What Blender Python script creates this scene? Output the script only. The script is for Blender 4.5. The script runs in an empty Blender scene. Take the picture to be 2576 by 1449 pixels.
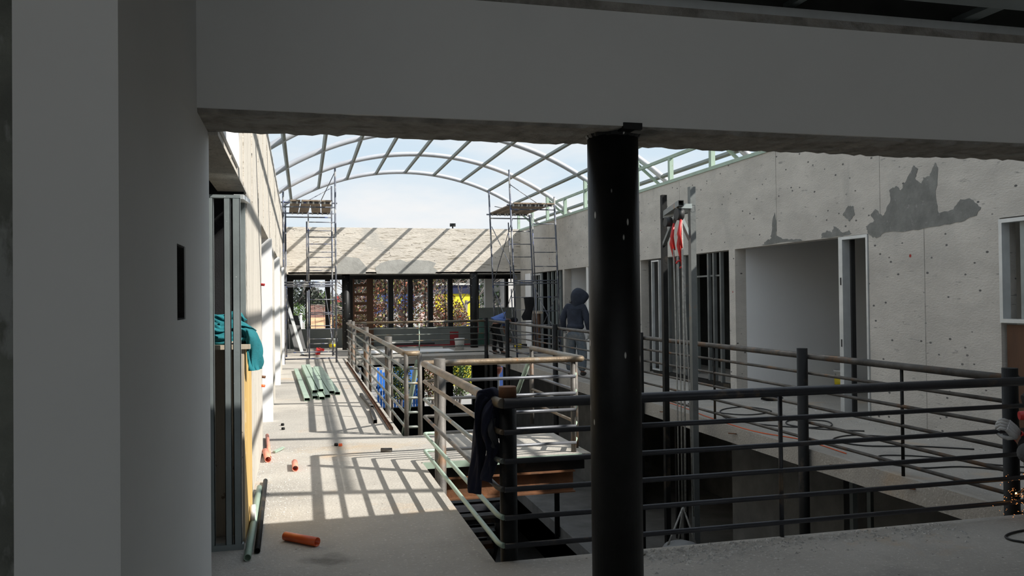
import bpy, bmesh, math, random
from mathutils import Vector, Matrix, Euler
random.seed(7)
S = bpy.context.scene
COL = S.collection
R = math.radians
# ------------------------------------------------------------------ camera
cd = bpy.data.cameras.new('camera'); cam = bpy.data.objects.new('camera', cd); COL.objects.link(cam)
cd.sensor_width = 36; cd.lens = 2075 / 2576 * 36; cd.clip_start = .05; cd.clip_end = 600
yaw, pit, rol = R(14.2), R(.68), R(.63)
fw = Vector((math.sin(yaw)*math.cos(pit), math.cos(yaw)*math.cos(pit), math.sin(pit)))
rt0 = Vector((math.cos(yaw), -math.sin(yaw), 0)); up0 = rt0.cross(fw)
rt = rt0*math.cos(rol) - up0*math.sin(rol); up = up0*math.cos(rol) + rt0*math.sin(rol)
m = Matrix((rt, up, -fw)).transposed().to_4x4(); m.translation = Vector((0, 0, 1.6))
cam.matrix_world = m; S.camera = cam
# ------------------------------------------------------------------ sky, sun, exposure
W = bpy.data.worlds.new('sky'); S.world = W; W.use_nodes = True
nt = W.node_tree; nt.nodes.clear()
def nd(t, k, **kw):
    n = t.nodes.new(k)
    for a, b in kw.items():
        if a.startswith('i_'):
            key = a[2:]; key = int(key) if key.isdigit() else key.replace('_', ' ')
            n.inputs[key].default_value = b
        else: setattr(n, a, b)
    return n
def ramp(t, src, stops):
    r = nd(t, 'ShaderNodeValToRGB'); e = r.color_ramp.elements
    while len(e) < len(stops): e.new(.5)
    for k, (p, c) in enumerate(stops): e[k].position = p; e[k].color = (c + (1,)) if len(c) == 3 else c
    t.links.new(src, r.inputs[0]); return r.outputs[0]
tc = nd(nt, 'ShaderNodeTexCoord'); sx = nd(nt, 'ShaderNodeSeparateXYZ'); nt.links.new(tc.outputs['Generated'], sx.inputs[0])
grad = ramp(nt, sx.outputs['Z'], [(0.0, (.86, .93, .98)), (.12, (.72, .86, .97)), (.4, (.62, .77, .92)), (1, (.60, .72, .88))])
mp = nd(nt, 'ShaderNodeMapping'); mp.inputs['Scale'].default_value = (1, 1, 3.2); mp.inputs['Location'].default_value = (.35, .2, 0)
nt.links.new(tc.outputs['Generated'], mp.inputs[0])
nz = nd(nt, 'ShaderNodeTexNoise', i_Scale=3.1, i_Detail=7.0, i_Roughness=.55); nt.links.new(mp.outputs[0], nz.inputs['Vector'])
cl = ramp(nt, nz.outputs[0], [(.44, (0, 0, 0)), (.68, (1, 1, 1))])
mx = nd(nt, 'ShaderNodeMixRGB'); nt.links.new(cl, mx.inputs[0]); nt.links.new(grad, mx.inputs[1]); mx.inputs[2].default_value = (.98, .98, .98, 1)
bg = nd(nt, 'ShaderNodeBackground', i_Strength=.95); nt.links.new(mx.outputs[0], bg.inputs[0])
wo = nd(nt, 'ShaderNodeOutputWorld'); nt.links.new(bg.outputs[0], wo.inputs[0])
sd = bpy.data.lights.new('sun', 'SUN'); sun = bpy.data.objects.new('sun', sd); COL.objects.link(sun)
sd.energy = 7.5; sd.angle = R(.55); sd.color = (1, .965, .9)
sun.rotation_euler = Vector((-1.09, .64, -1)).to_track_quat('-Z', 'Y').to_euler(); sun.location = (20, -8, 20)
S.view_settings.view_transform = 'Standard'; S.view_settings.look = 'None'
S.view_settings.exposure = 0.0; S.view_settings.gamma = 1; S.view_settings.use_curve_mapping = False

# ------------------------------------------------------------------ materials
def mk(name, col, rough=.8, metal=0, var=.12, vs=2.0, bump=.15, bs=30, layers=(), stretch=(1, 1, 1), coord='Object', emit=None, spec=.5):
    """layers: (kind, scale, lo, hi, colour, stretch) over the base colour"""
    M = bpy.data.materials.new(name); M.use_nodes = True; t = M.node_tree; t.nodes.clear()
    L = t.links.new
    o = nd(t, 'ShaderNodeOutputMaterial'); b = nd(t, 'ShaderNodeBsdfPrincipled'); L(b.outputs[0], o.inputs[0])
    b.inputs['Roughness'].default_value = rough; b.inputs['Metallic'].default_value = metal; b.inputs['Specular IOR Level'].default_value = spec
    c = nd(t, 'ShaderNodeTexCoord')
    src = c.outputs[coord]
    def tex(kind, sc, st):
        mp = nd(t, 'ShaderNodeMapping'); mp.inputs['Scale'].default_value = st; L(src, mp.inputs[0])
        if kind == 'vor':
            n = nd(t, 'ShaderNodeTexVoronoi', i_Scale=sc); L(mp.outputs[0], n.inputs['Vector']); return n.outputs['Distance']
        n = nd(t, 'ShaderNodeTexNoise', i_Scale=sc, i_Detail=6.0, i_Roughness=.6); L(mp.outputs[0], n.inputs['Vector']); return n.outputs[0]
    n0 = tex('noise', vs, stretch)
    dk = tuple(max(0, x*(1-var*2)) for x in col); lt = tuple(min(1, x*(1+var)) for x in col)
    cur = ramp(t, n0, [(.3, dk), (.7, lt)])
    for (kind, sc, lo, hi, lc, st) in layers:
        f = ramp(t, tex(kind, sc, st), [(lo, (0, 0, 0)), (hi, (1, 1, 1))]) if lo < hi else ramp(t, tex(kind, sc, st), [(hi, (1, 1, 1)), (lo, (0, 0, 0))])
        x = nd(t, 'ShaderNodeMixRGB'); L(f, x.inputs[0]); L(cur, x.inputs[1]); x.inputs[2].default_value = lc + (1,); cur = x.outputs[0]
    L(cur, b.inputs['Base Color'])
    if bump:
        bn = tex('noise', bs, stretch); bp = nd(t, 'ShaderNodeBump', i_Strength=bump, i_Distance=.02); L(bn, bp.inputs['Height']); L(bp.outputs[0], b.inputs['Normal'])
    if emit: b.inputs['Emission Color'].default_value = emit[0] + (1,); b.inputs['Emission Strength'].default_value = emit[1]
    M['bsdf'] = b.name
    return M
U = (1, 1, 1)
PITS = ('vor', 5.0, .12, .08, (.12, .115, .11), (1, 1, 1.6))
m_conc = mk('board_marked_concrete', (.56, .525, .475), .92, 0, .09, 1.3, .55, 26, [('noise', 1.1, .58, .72, (.45, .43, .395), (1, 1, .7)), PITS, ('noise', 2.4, .60, .74, (.43, .41, .375), (1, 1, .3)), ('noise', 9, .64, .70, (.32, .305, .28), (.5, .5, 2.5)), ('vor', 1.9, .05, .03, (.35, .04, .03), U)], (1, 1, 2.2))
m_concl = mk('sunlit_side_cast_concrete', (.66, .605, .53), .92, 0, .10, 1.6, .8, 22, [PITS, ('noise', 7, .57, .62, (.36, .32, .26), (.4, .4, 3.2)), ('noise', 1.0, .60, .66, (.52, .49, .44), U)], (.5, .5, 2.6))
m_concv = mk('vertical_board_marked_concrete', (.57, .53, .465), .92, 0, .10, 2.5, .9, 24, [('vor', 9, .11, .08, (.17, .15, .12), (1, 1.6, .8)), ('noise', 8, .58, .63, (.40, .36, .31), (4, 4, .3))], (3, 3, .25))
m_floor = mk('dusty_concrete_floor', (.42, .39, .345), .93, 0, .10, 1.2, .5, 45, [('noise', 1.7, .56, .72, (.31, .29, .26), U), ('noise', 38, .58, .66, (.54, .51, .46), U), ('noise', 60, .66, .72, (.22, .20, .17), U), ('vor', 7, .06, .035, (.14, .12, .10), U), ('noise', .9, .60, .70, (.46, .36, .26), U)])
def stain(M, c, r, col):
    """irregular dirt patch lying at a fixed place on the floor"""
    t = M.node_tree; b = t.nodes[M['bsdf']]; L = t.links.new; src = b.inputs['Base Color'].links[0].from_socket
    tc = nd(t, 'ShaderNodeTexCoord'); mp = nd(t, 'ShaderNodeMapping'); mp.inputs['Location'].default_value = (-c[0]/r[0], -c[1]/r[1], 0); mp.inputs['Scale'].default_value = (1/r[0], 1/r[1], 1)
    L(tc.outputs['Object'], mp.inputs[0]); ln = nd(t, 'ShaderNodeVectorMath', operation='LENGTH'); L(mp.outputs[0], ln.inputs[0])
    nz = nd(t, 'ShaderNodeTexNoise', i_Scale=9.0, i_Detail=6.0); L(tc.outputs['Object'], nz.inputs['Vector'])
    ad = nd(t, 'ShaderNodeMath', operation='MULTIPLY_ADD'); L(nz.outputs[0], ad.inputs[0]); ad.inputs[1].default_value = 1.6; L(ln.outputs['Value'], ad.inputs[2])
    f = ramp(t, ad.outputs[0], [(.75/2, (1, 1, 1)), (1.75/2, (0, 0, 0))])
    sc = nd(t, 'ShaderNodeMath', operation='MULTIPLY'); L(ad.outputs[0], sc.inputs[0]); sc.inputs[1].default_value = .5; L(sc.outputs[0], f.node.inputs[0])
    mul = nd(t, 'ShaderNodeMath', operation='MULTIPLY'); L(f, mul.inputs[0]); mul.inputs[1].default_value = .8
    x = nd(t, 'ShaderNodeMixRGB'); L(mul.outputs[0], x.inputs[0]); L(src, x.inputs[1]); x.inputs[2].default_value = col + (1,); L(x.outputs[0], b.inputs['Base Color'])
stain(m_floor, (.13, 5.22), (.22, .16), (.10, .095, .08)); stain(m_floor, (.6, 9.1), (.9, .3), (.42, .33, .23)); stain(m_floor, (3.1, 3.9), (.6, .3), (.27, .255, .235))
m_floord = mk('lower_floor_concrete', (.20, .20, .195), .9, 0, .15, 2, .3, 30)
m_plas = mk('white_skim_plaster', (.72, .72, .70), .85, 0, .025, .9, .05, 60, [('noise', 2.2, .72, .76, (.58, .58, .56), U)])
m_plasw = mk('white_plasterboard', (.88, .88, .88), .85, 0, .02, .8, .03, 60)
m_rough = mk('rough_scraped_render', (.22, .23, .20), .9, 0, .2, 4, .5, 20, [('noise', 5, .55, .6, (.36, .37, .35), (1, 1, .4))])
m_edge = mk('ragged_mortar', (.30, .28, .25), .95, 0, .25, 9, .9, 30, [('noise', 6, .52, .62, (.33, .32, .3), (.6, 1, 1))])
m_dark = mk('dark_deck_and_room_shade', (.03, .032, .028), .9, 0, .3, 2, .1, 10)  # deck tone; on walls behind the openings it paints in room shade
m_black = mk('black_painted_steel', (.008, .008, .008), .5, 0, .3, 6, .08, 30, spec=.3, layers=[('vor', 11, .10, .07, (.55, .54, .5), (1.3, 1.3, .45)), ('noise', 14, .74, .77, (.4, .39, .36), (1, 1, .5))])
m_post = mk('dark_primer_steel', (.011, .011, .0105), .55, 0, .25, 5, .15, 30, spec=.2, layers=[('noise', 4, .56, .68, (.06, .045, .03), (1, 1, .5)), ('noise', 12, .70, .74, (.10, .095, .085), U)])
m_postr = mk('rust_topped_steel', (.12, .11, .098), .6, .3, .25, 5, .2, 30, [('noise', 3, .56, .68, (.17, .095, .05), U)])
m_railn = mk('dark_steel_rail', (.04, .041, .047), .42, .1, .2, 4, .1, 40, spec=.35, layers=[('noise', 3, .6, .72, (.15, .11, .07), U)])
m_rust = mk('rusty_steel_tube', (.20, .145, .09), .5, .3, .25, 5, .2, 40, [('noise', 4, .48, .62, (.21, .20, .175), (1, .3, 1)), ('noise', 9, .62, .68, (.20, .09, .03), U)])
m_rustd = mk('rusty_brown_steel', (.17, .072, .03), .7, .2, .25, 5, .2, 40, [('noise', 6, .55, .65, (.12, .06, .03), U)])
m_green = mk('pale_green_primer', (.36, .46, .37), .5, .15, .08, 3, .05, 30, [('noise', 8, .66, .7, (.28, .2, .12), U)])
m_railg = mk('grey_green_steel_rail', (.175, .19, .17), .45, .35, .15, 5, .1, 40, [('noise', 5, .55, .66, (.30, .20, .11), U)])
m_arch = mk('silver_painted_tube', (.50, .51, .54), .45, .25, .06, 2, .03, 20, [('noise', 5, .64, .7, (.38, .39, .42), U)])
m_purl = mk('grey_green_purlin', (.17, .19, .165), .55, .2, .1, 2, .05, 20)
m_galv = mk('galvanised_stud_steel', (.30, .34, .34), .42, .45, .10, 3, .05, 40, [('vor', 14, .05, .03, (.7, .7, .7), U)])
m_silv = mk('bare_silver_grey_rail', (.15, .155, .17), .4, .4, .15, 4, .05, 40, [('noise', 4, .64, .7, (.24, .15, .09), U)])
m_galvl = mk('bright_galvanised_edge', (.62, .64, .64), .4, .4, .08, 4, .03, 40)
m_scaf = mk('worn_blue_grey_scaffold_steel', (.13, .14, .17), .55, .4, .2, 4, .15, 30, [('noise', 5, .53, .62, (.36, .35, .33), (1, 1, .6)), ('noise', 7, .6, .66, (.05, .08, .24), U)])
m_plank = mk('weathered_scaffold_plank', (.30, .225, .16), .85, 0, .2, 6, .3, 30, [('noise', 9, .6, .68, (.5, .47, .42), U)], (1, .2, 1))
m_ply = mk('yellow_plywood', (.55, .36, .12), .75, 0, .12, 4, .1, 30, [('noise', 5, .64, .68, (.62, .52, .38), U)], (1, 1, .2))
m_plyl = mk('pale_wood_board', (.52, .44, .34), .8, 0, .12, 6, .15, 30, [('noise', 14, .64, .68, (.18, .13, .09), U)], (1, 1, .2))
m_brown = mk('dark_brown_timber', (.10, .045, .02), .7, 0, .2, 5, .2, 30, (), (1, 1, .2))
m_orange = mk('orange_plastic_pipe', (.80, .13, .03), .35, 0, .05, 3, .0, 30)
m_pink = mk('dusty_salmon_plastic_pipe', (.78, .28, .19), .6, 0, .1, 6, .05, 30)
m_teal = mk('teal_cloth', (.008, .15, .175), .9, 0, .15, 5, .25, 90)
m_navy = mk('dark_navy_cloth', (.012, .013, .03), .95, 0, .2, 6, .25, 90)
m_blk = mk('black_cloth_and_void_shade', (.006, .006, .007), .95, 0, .2, 6, .2, 90)  # cloth black; on two shop walls it stands in for deep shade
m_hood = mk('dusty_navy_sweatshirt', (.025, .032, .05), .95, 0, .25, 5, .3, 90, [('noise', 7, .64, .74, (.12, .12, .13), U)])
m_jean = mk('faded_dusty_jeans', (.13, .16, .19), .95, 0, .2, 5, .3, 90, [('noise', 3, .5, .66, (.24, .235, .22), U)])
m_bshirt = mk('light_blue_shirt', (.10, .17, .42), .9, 0, .1, 5, .2, 60)
m_skin = mk('brown_skin', (.22, .11, .07), .6, 0, .05, 5, .05, 60)
m_glove = mk('white_work_glove', (.50, .50, .49), .9, 0, .1, 20, .3, 90)
m_red = mk('red_paint', (.52, .02, .018), .4, 0, .1, 4, .05, 30)
m_redd = mk('dull_red_board', (.20, .012, .014), .7, 0, .1, 4, .05, 30)
m_white = mk('white_plastic', (.62, .61, .58), .5, 0, .05, 4, .05, 30)
m_yel = mk('yellow_paint', (.75, .58, .02), .5, 0, .08, 4, .05, 30)
m_rubber = mk('black_rubber', (.02, .02, .02), .6, 0, .1, 4, .05, 30)
m_drum = mk('dark_green_plastic', (.035, .10, .075), .5, 0, .12, 3, .05, 30)
m_facade = mk('grey_painted_low_wall', (.24, .26, .25), .85, 0, .06, 1.5, .05, 30)
m_mull = mk('black_window_steel', (.012, .012, .012), .6, .2, .2, 3, .05, 30)
m_rope = mk('grey_rope', (.34, .33, .30), .9, 0, .2, 30, .3, 90)
m_rubble = mk('pale_mortar_chips', (.55, .53, .49), .95, 0, .25, 20, .3, 60)

# ------------------------------------------------------------------ mesh builder
class MB:
    def __init__(s): s.v = []; s.f = []; s.sm = []; s.mi = []; s.cur = 0
    def add(s, vs, fs, smooth=False):
        b = len(s.v); s.v += [tuple(v) for v in vs]
        for f in fs: s.f.append(tuple(b+i for i in f)); s.sm.append(smooth); s.mi.append(s.cur)
    def box(s, x0, y0, z0, x1, y1, z1, bev=0):
        x0, x1 = min(x0, x1), max(x0, x1); y0, y1 = min(y0, y1), max(y0, y1); z0, z1 = min(z0, z1), max(z0, z1)
        s.add([(x0,y0,z0),(x1,y0,z0),(x1,y1,z0),(x0,y1,z0),(x0,y0,z1),(x1,y0,z1),(x1,y1,z1),(x0,y1,z1)],
              [(0,3,2,1),(4,5,6,7),(0,1,5,4),(1,2,6,5),(2,3,7,6),(3,0,4,7)]); return s
    def quadprism(s, p, z0, z1):
        n = len(p)
        s.add([(x, y, z0) for x, y in p] + [(x, y, z1) for x, y in p],
              [tuple(range(n-1, -1, -1)), tuple(range(n, 2*n))] + [(i, (i+1) % n, n+(i+1) % n, n+i) for i in range(n)]); return s
    def extr(s, prof, a, b, w=None):
        """closed 2-D profile (u,v) swept from a to b; v axis up"""
        a, b = Vector(a), Vector(b); d = (b-a).normalized()
        upv = Vector(w) if w else (Vector((0,0,1)) if abs(d.z) < .95 else Vector((0,1,0)))
        sd = d.cross(upv).normalized(); u2 = sd.cross(d).normalized(); n = len(prof)
        vs = [a+sd*x+u2*y for x, y in prof] + [b+sd*x+u2*y for x, y in prof]
        s.add(vs, [tuple(range(n)), tuple(range(2*n-1, n-1, -1))] + [(i, n+i, n+(i+1) % n, (i+1) % n) for i in range(n)]); return s
    def bar(s, a, b, w, h, up=None):
        return s.extr([(-w/2,-h/2),(w/2,-h/2),(w/2,h/2),(-w/2,h/2)], a, b, up)
    def rtube(s, a, b, w, h, t=.004, up=None):
        """open rectangular hollow tube"""
        a, b = Vector(a), Vector(b); d = (b-a).normalized(); upv = Vector(up) if up else (Vector((0,0,1)) if abs(d.z) < .95 else Vector((0,1,0)))
        sd = d.cross(upv).normalized(); u2 = sd.cross(d).normalized(); vs = []
        for p in (a, b):
            for (ww, hh) in ((w/2, h/2), (w/2-t, h/2-t)):
                for sx_, sy_ in ((-1,-1),(1,-1),(1,1),(-1,1)): vs.append(p+sd*ww*sx_+u2*hh*sy_)
        fs = []
        for i in range(4):
            j = (i+1) % 4
            fs += [(i, 8+i, 8+j, j), (4+j, 12+j, 12+i, 4+i), (i, j, 4+j, 4+i), (8+j, 8+i, 12+i, 12+j)]
        s.add(vs, fs); return s
    def tube(s, pts, r, n=12, cap=True, hollow=0):
        pts = [Vector(p) for p in pts]; k = len(pts); rr = r if isinstance(r, (list, tuple)) else [r]*k
        def ring(rs):
            out = []; prev = None
            for i in range(k):
                d = ((pts[min(i+1, k-1)]-pts[i]).normalized() + (pts[i]-pts[max(i-1, 0)]).normalized())
                if d.length < 1e-6: d = pts[min(i+1, k-1)]-pts[i]
                d.normalize()
                if prev is None:
                    ref = Vector((0,0,1)) if abs(d.z) < .9 else Vector((1,0,0)); x = d.cross(ref).normalized()
                else:
                    x = (prev - d*prev.dot(d)).normalized()
                prev = x; y = d.cross(x)
                seg = (pts[i]-pts[i-1]).normalized() if i else d
                cs = max(.5, abs(d.dot(seg)))
                for q in range(n):
                    a = 2*math.pi*q/n; out.append(pts[i]+(x*math.cos(a)+y*math.sin(a))*rs[i]/ (cs if 0 < i < k-1 else 1))
            return out
        vs = ring(rr); fs = []
        for i in range(k-1):
            for q in range(n): a = i*n+q; b = i*n+(q+1) % n; fs.append((a, b, b+n, a+n))
        s.add(vs, fs, True)
        if hollow:
            vi = ring([x-hollow for x in rr]); s.add(vi, [tuple(reversed(f)) for f in fs], True)
            for e in (0, k-1):
                o = [vs[e*n+q] for q in range(n)]; inn = [vi[e*n+q] for q in range(n)]
                s.add(o+inn, [(q, (q+1) % n, n+(q+1) % n, n+q) if e else (n+q, n+(q+1) % n, (q+1) % n, q) for q in range(n)])
        elif cap:
            s.add(vs[:n], [tuple(range(n-1, -1, -1))]); s.add(vs[-n:], [tuple(range(n))])
        return s
    def lathe(s, prof, c=(0,0,0), n=24):
        vs = []; fs = []; k = len(prof)
        for r, z in prof:
            for q in range(n): a = 2*math.pi*q/n; vs.append((c[0]+r*math.cos(a), c[1]+r*math.sin(a), c[2]+z))
        for i in range(k-1):
            for q in range(n): a = i*n+q; b = i*n+(q+1) % n; fs.append((a, b, b+n, a+n))
        s.add(vs, fs, True); s.add(vs[:n], [tuple(range(n-1, -1, -1))]); s.add(vs[-n:], [tuple(range(n))]); return s
    def grid(s, fn, nu, nv, smooth=True):
        vs = [fn(i/(nu-1), j/(nv-1)) for j in range(nv) for i in range(nu)]
        s.add(vs, [(j*nu+i, j*nu+i+1, (j+1)*nu+i+1, (j+1)*nu+i) for j in range(nv-1) for i in range(nu-1)], smooth); return s
    def blob(s, c, rx, ry, rz, n=10, k=7, jit=0):
        vs = []; fs = []
        for i in range(k+1):
            ph = math.pi*i/k
            for q in range(n):
                a = 2*math.pi*q/n; j = 1+random.uniform(-jit, jit)
                vs.append((c[0]+rx*math.sin(ph)*math.cos(a)*j, c[1]+ry*math.sin(ph)*math.sin(a)*j, c[2]+rz*math.cos(ph)*j))
        for i in range(k):
            for q in range(n): a = i*n+q; b = i*n+(q+1) % n; fs.append((a, a+n, b+n, b))
        s.add(vs, fs, True); return s
    def build(s, name, mat, parent=None, **kw):
        me = bpy.data.meshes.new(name); me.from_pydata(s.v, [], s.f); me.update()
        mats = mat if isinstance(mat, (list, tuple)) else [mat]
        for x in mats: me.materials.append(x)
        me.polygons.foreach_set('use_smooth', s.sm); me.polygons.foreach_set('material_index', [min(i, len(mats)-1) for i in s.mi])
        bm = bmesh.new(); bm.from_mesh(me); bmesh.ops.remove_doubles(bm, verts=bm.verts, dist=1e-5)
        bm.to_mesh(me); bm.free(); me.update()
        o = bpy.data.objects.new(name, me); COL.objects.link(o)
        if parent: o.parent = parent; o.matrix_parent_inverse = parent.matrix_basis.inverted()
        for a, b in kw.items(): o[a] = b
        return o
def tag(o, label, cat, group=None, kind=None):
    o['label'] = label; o['category'] = cat
    if group: o['group'] = group
    if kind: o['kind'] = kind
    return o
def thing(name, loc, label, cat, group=None, rz=0):
    o = bpy.data.objects.new(name, None); COL.objects.link(o); o.location = loc; o.rotation_euler.z = rz; o.empty_display_size = .1
    return tag(o, label, cat, group)
def struct(name, mb, mat):
    o = mb.build(name, mat); o['kind'] = 'structure'; return o
def solidify(o, t):
    md = o.modifiers.new('thickness', 'SOLIDIFY'); md.thickness = t; md.offset = 0; return o
def bevel(o, w=.004, seg=2):
    md = o.modifiers.new('bevel', 'BEVEL'); md.width = w; md.segments = seg; md.limit_method = 'ANGLE'; return o
def copy_tree(o, parent=None):
    c = o.copy(); COL.objects.link(c); c.parent = parent
    for ch in [x for x in list(COL.objects) if x.parent == o]: copy_tree(ch, c)
    return c
m_galvd = mk('weathered_grey_steel', (.16, .17, .165), .5, .35, .15, 3, .1, 30, [('noise', 3, .64, .7, (.25, .13, .05), U)])
# ------------------------------------------------------------------ setting
LX = lambda y: -.38-.0055*y                # inner face of the left wall
XR = 6.95; YF = 26.3; YN = 4.885           # right wall, far beam, near slab edge
VX0, VX1, VY1 = 1.115, 5.06, 22.85         # the void
LZ = -3.1
def ragged(mb, a, b, down, amp, n, out):
    pass
def slab(z, th):
    mb = MB()
    P = [(-6, -7), (10.5, -7), (10.5, YN), (VX1, YN), (VX1, VY1), (10.5, VY1)]
    mb.box(-6, -7, z-th, 10.5, YN, z)
    mb.box(-6, YN, z-th, VX0, VY1, z); mb.box(VX1, YN, z-th, 10.5, VY1, z); mb.box(-6, VY1, z-th, 10.5, 28.75, z)
    return mb
struct('floor', slab(0, .2), m_floor)
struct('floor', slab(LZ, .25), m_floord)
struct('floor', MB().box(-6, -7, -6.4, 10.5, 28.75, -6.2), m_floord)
# left wall: header plus piers
def lw(mb, y0, y1, z0, z1, t=.2):
    mb.quadprism([(LX(y0)-t, y0), (LX(y0), y0), (LX(y1), y1), (LX(y1)-t, y1)], z0, z1)
mb = MB(); lw(mb, 4.3, YF, 2.42, 3.86)
for a, b in ((6.6, 9.2), (12.3, 14.05), (17.5, 19.9), (22.2, YF)): lw(mb, a, b, 0, 2.42)
lwall = struct('wall_left', mb, m_concv)
# formwork lines: thin vertical fins of hardened slurry on the sunlit left header
mb = MB()
for y in (5.05, 6.2, 7.35, 8.5, 9.7, 10.9, 12.1, 13.4, 14.6, 15.9, 17.2, 18.5, 20, 21.5, 23, 24.5):
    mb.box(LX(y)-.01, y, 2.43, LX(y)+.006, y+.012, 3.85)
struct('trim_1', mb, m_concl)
mb = MB()
for y in (5.15, 5.4): mb.box(LX(y)-.01, 4.35, 2.5, LX(y)+.02, 5.3, 3.84)
struct('wall_left', MB().quadprism([(LX(4.33)-.2, 4.33), (LX(4.33)+.015, 4.33), (LX(5.6)+.015, 5.6), (LX(5.6)-.2, 5.6)], 2.46, 3.85), m_plasw)
# partitions of the shops behind the left wall
struct('wall_left', MB().box(-3, 11.35, 0, LX(11.4)+.04, 11.47, 2.42), m_plasw)
struct('wall_left', MB().box(-3, 16.2, 0, LX(16.5)+.04, 16.32, 2.42), m_plasw)
struct('wall_left', MB().box(-3, 21.2, 0, LX(21)+.03, 21.32, 2.42), m_plasw)
mb = MB().box(-3.2, 2.3, 0, -3, 28.6, 3.6); struct('wall_left', mb, m_facade)
# near plastered pier with the cut slot
mb = MB()
y0, y1 = 2.26, 4.33; sy0, sy1, sz0, sz1 = 3.245, 3.47, 1.53, 1.815
mb.box(-.69, y0, 0, -.45, sy0, 3.27).box(-.69, sy1, 0, -.45, y1, 3.27).box(-.69, sy0, 0, -.45, sy1, sz0).box(-.69, sy0, sz1, -.45, sy1, 3.27)
struct('wall_left_near', mb, m_plas)
# rough hollow behind the slot: broken brick back
mb = MB()
random.seed(3)
def slotback(u, v): return (-.56-.05*random.random(), sy0+(sy1-sy0)*u, sz0+(sz1-sz0)*v)
mb.grid(slotback, 9, 16, False)
mb.box(-.62, sy0-.001, sz0, -.455, sy0+.006, sz1).box(-.62, sy1-.006, sz0, -.455, sy1+.001, sz1).box(-.62, sy0, sz0-.001, -.455, sy1, sz0+.006).box(-.62, sy0, sz1-.006, -.455, sy1, sz1+.001)
struct('wall_left_near', mb, mk('broken_dark_brick', (.035, .032, .03), .95, 0, .3, 14, .9, 30))
struct('wall_left_near', MB().box(-6, 2.55, 0, -.69, 2.7, 3.27), m_rough)
# right wall with door and window openings
mb = MB(); T = XR+.2
mb.box(XR, 4.3, 2.365, T, YF, 3.80)
for a, b in ((21.6, 21.75), (12.36, 12.56), (6.99, 9.02)): mb.box(XR, a, 0, T, b, 2.365)
mb.box(XR, 25.6, 0, T, YF, 2.365); mb.box(XR+.02, 16.35, 0, T, 17.6, 2.365)
mb.box(XR, -7, 0, T, 5.2, 3.8)
rw = struct('wall_right', mb, m_conc)
struct('wall_right', MB().box(XR-.004, 25.05, 0, T, 25.7, 2.365), m_plasw)
struct('wall_right', MB().box(T, 25.1, 0, 10.3, 25.2, 2.9), m_blk)  # added sheet blocking the sky gap, shade put into its colour
# shop interiors behind the right wall
mb = MB(); mb.box(10.3, -7, 0, 10.5, 28.6, 3.2)
struct('wall_right', mb, m_plas)
struct('wall_right', MB().box(T, 12.36, 0, 10.3, 12.5, 2.9), m_plasw)
struct('wall_right', MB().box(T, 17.6, 0, 10.3, 17.75, 2.9), m_plas)
struct('wall_right', MB().box(XR+.02, 19.7, 0, 10.3, 19.85, 2.9), m_plas)
struct('wall_right', MB().box(T, 21.62, 0, 10.3, 21.75, 2.9), m_plasw)
struct('wall_right', MB().box(T, 6.7, 0, 10.3, 6.85, 2.9), m_plas)
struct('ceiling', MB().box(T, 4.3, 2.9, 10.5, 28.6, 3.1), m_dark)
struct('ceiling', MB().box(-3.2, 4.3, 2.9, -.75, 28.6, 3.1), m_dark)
# mortar patches smeared on the right wall (flat, irregular)
def patch(name, pts, x=XR-.004, mat=None):
    n = len(pts); mb = MB(); cy = sum(p[0] for p in pts)/n; cz = sum(p[1] for p in pts)/n
    out = []
    for i in range(n):
        a, b = pts[i], pts[(i+1) % n]
        for t in range(5):
            f = t/5; j = .012 if t else 0
            out.append((a[0]*(1-f)+b[0]*f+random.uniform(-j, j), a[1]*(1-f)+b[1]*f+random.uniform(-j, j)))
    k = len(out)
    mb.add([(x, p[0], p[1]) for p in out] + [(XR+.01, p[0], p[1]) for p in out], [tuple(range(k))] + [(i, (i+1) % k, k+(i+1) % k, k+i) for i in range(k)])
    return struct(name, mb, mat)
m_patch = mk('fresh_grey_mortar', (.215, .215, .20), .95, 0, .14, 5, .4, 25, [('noise', 11, .62, .72, (.30, .29, .28), U)])
patch('wall_right', [(9.02,2.37),(9.06,2.46),(8.9,2.52),(8.97,2.6),(8.88,2.66),(8.75,2.56),(8.68,2.62),(8.6,2.75),(8.62,2.86),(8.5,2.9),(8.42,2.84),(8.3,2.98),(8.2,3.1),(8.13,3.05),(8.18,2.95),(8.08,2.85),(8.05,2.94),(7.95,2.93),(7.86,3.08),(7.82,3.0),(7.86,2.7),(7.82,2.5),(7.6,2.52),(7.5,2.62),(7.35,2.6),(7.22,2.5),(7.28,2.42),(7.5,2.37),(7.9,2.355),(8.3,2.34),(8.7,2.355),(8.85,2.3),(8.95,2.32)], mat=m_patch)
patch('wall_right', [(9.45,2.6),(9.52,2.66),(9.4,2.76),(9.3,2.74),(9.28,2.62),(9.38,2.55)], mat=m_patch)
patch('wall_right', [(10.0,2.375),(9.98,2.44),(9.85,2.47),(9.75,2.44),(9.72,2.52),(9.62,2.48),(9.55,2.42),(9.4,2.44),(9.35,2.39),(9.6,2.375)], mat=m_patch)
patch('wall_right', [(11.5,2.375),(11.45,2.42),(11.25,2.47),(11.22,2.7),(11.15,2.85),(11.1,2.7),(11.12,2.5),(10.9,2.43),(10.6,2.41),(10.4,2.375)], mat=m_patch)
# expansion joints of the right wall
mb = MB()
for y in (8.79, 11.1, 14.4, 19.4, 23.0): mb.box(XR-.002, y, 2.37, XR+.01, y+.007, 3.79)
mb.box(XR-.002, 8.05, .02, XR+.01, 8.057, 2.35)
struct('trim_2', mb, m_edge)
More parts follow.
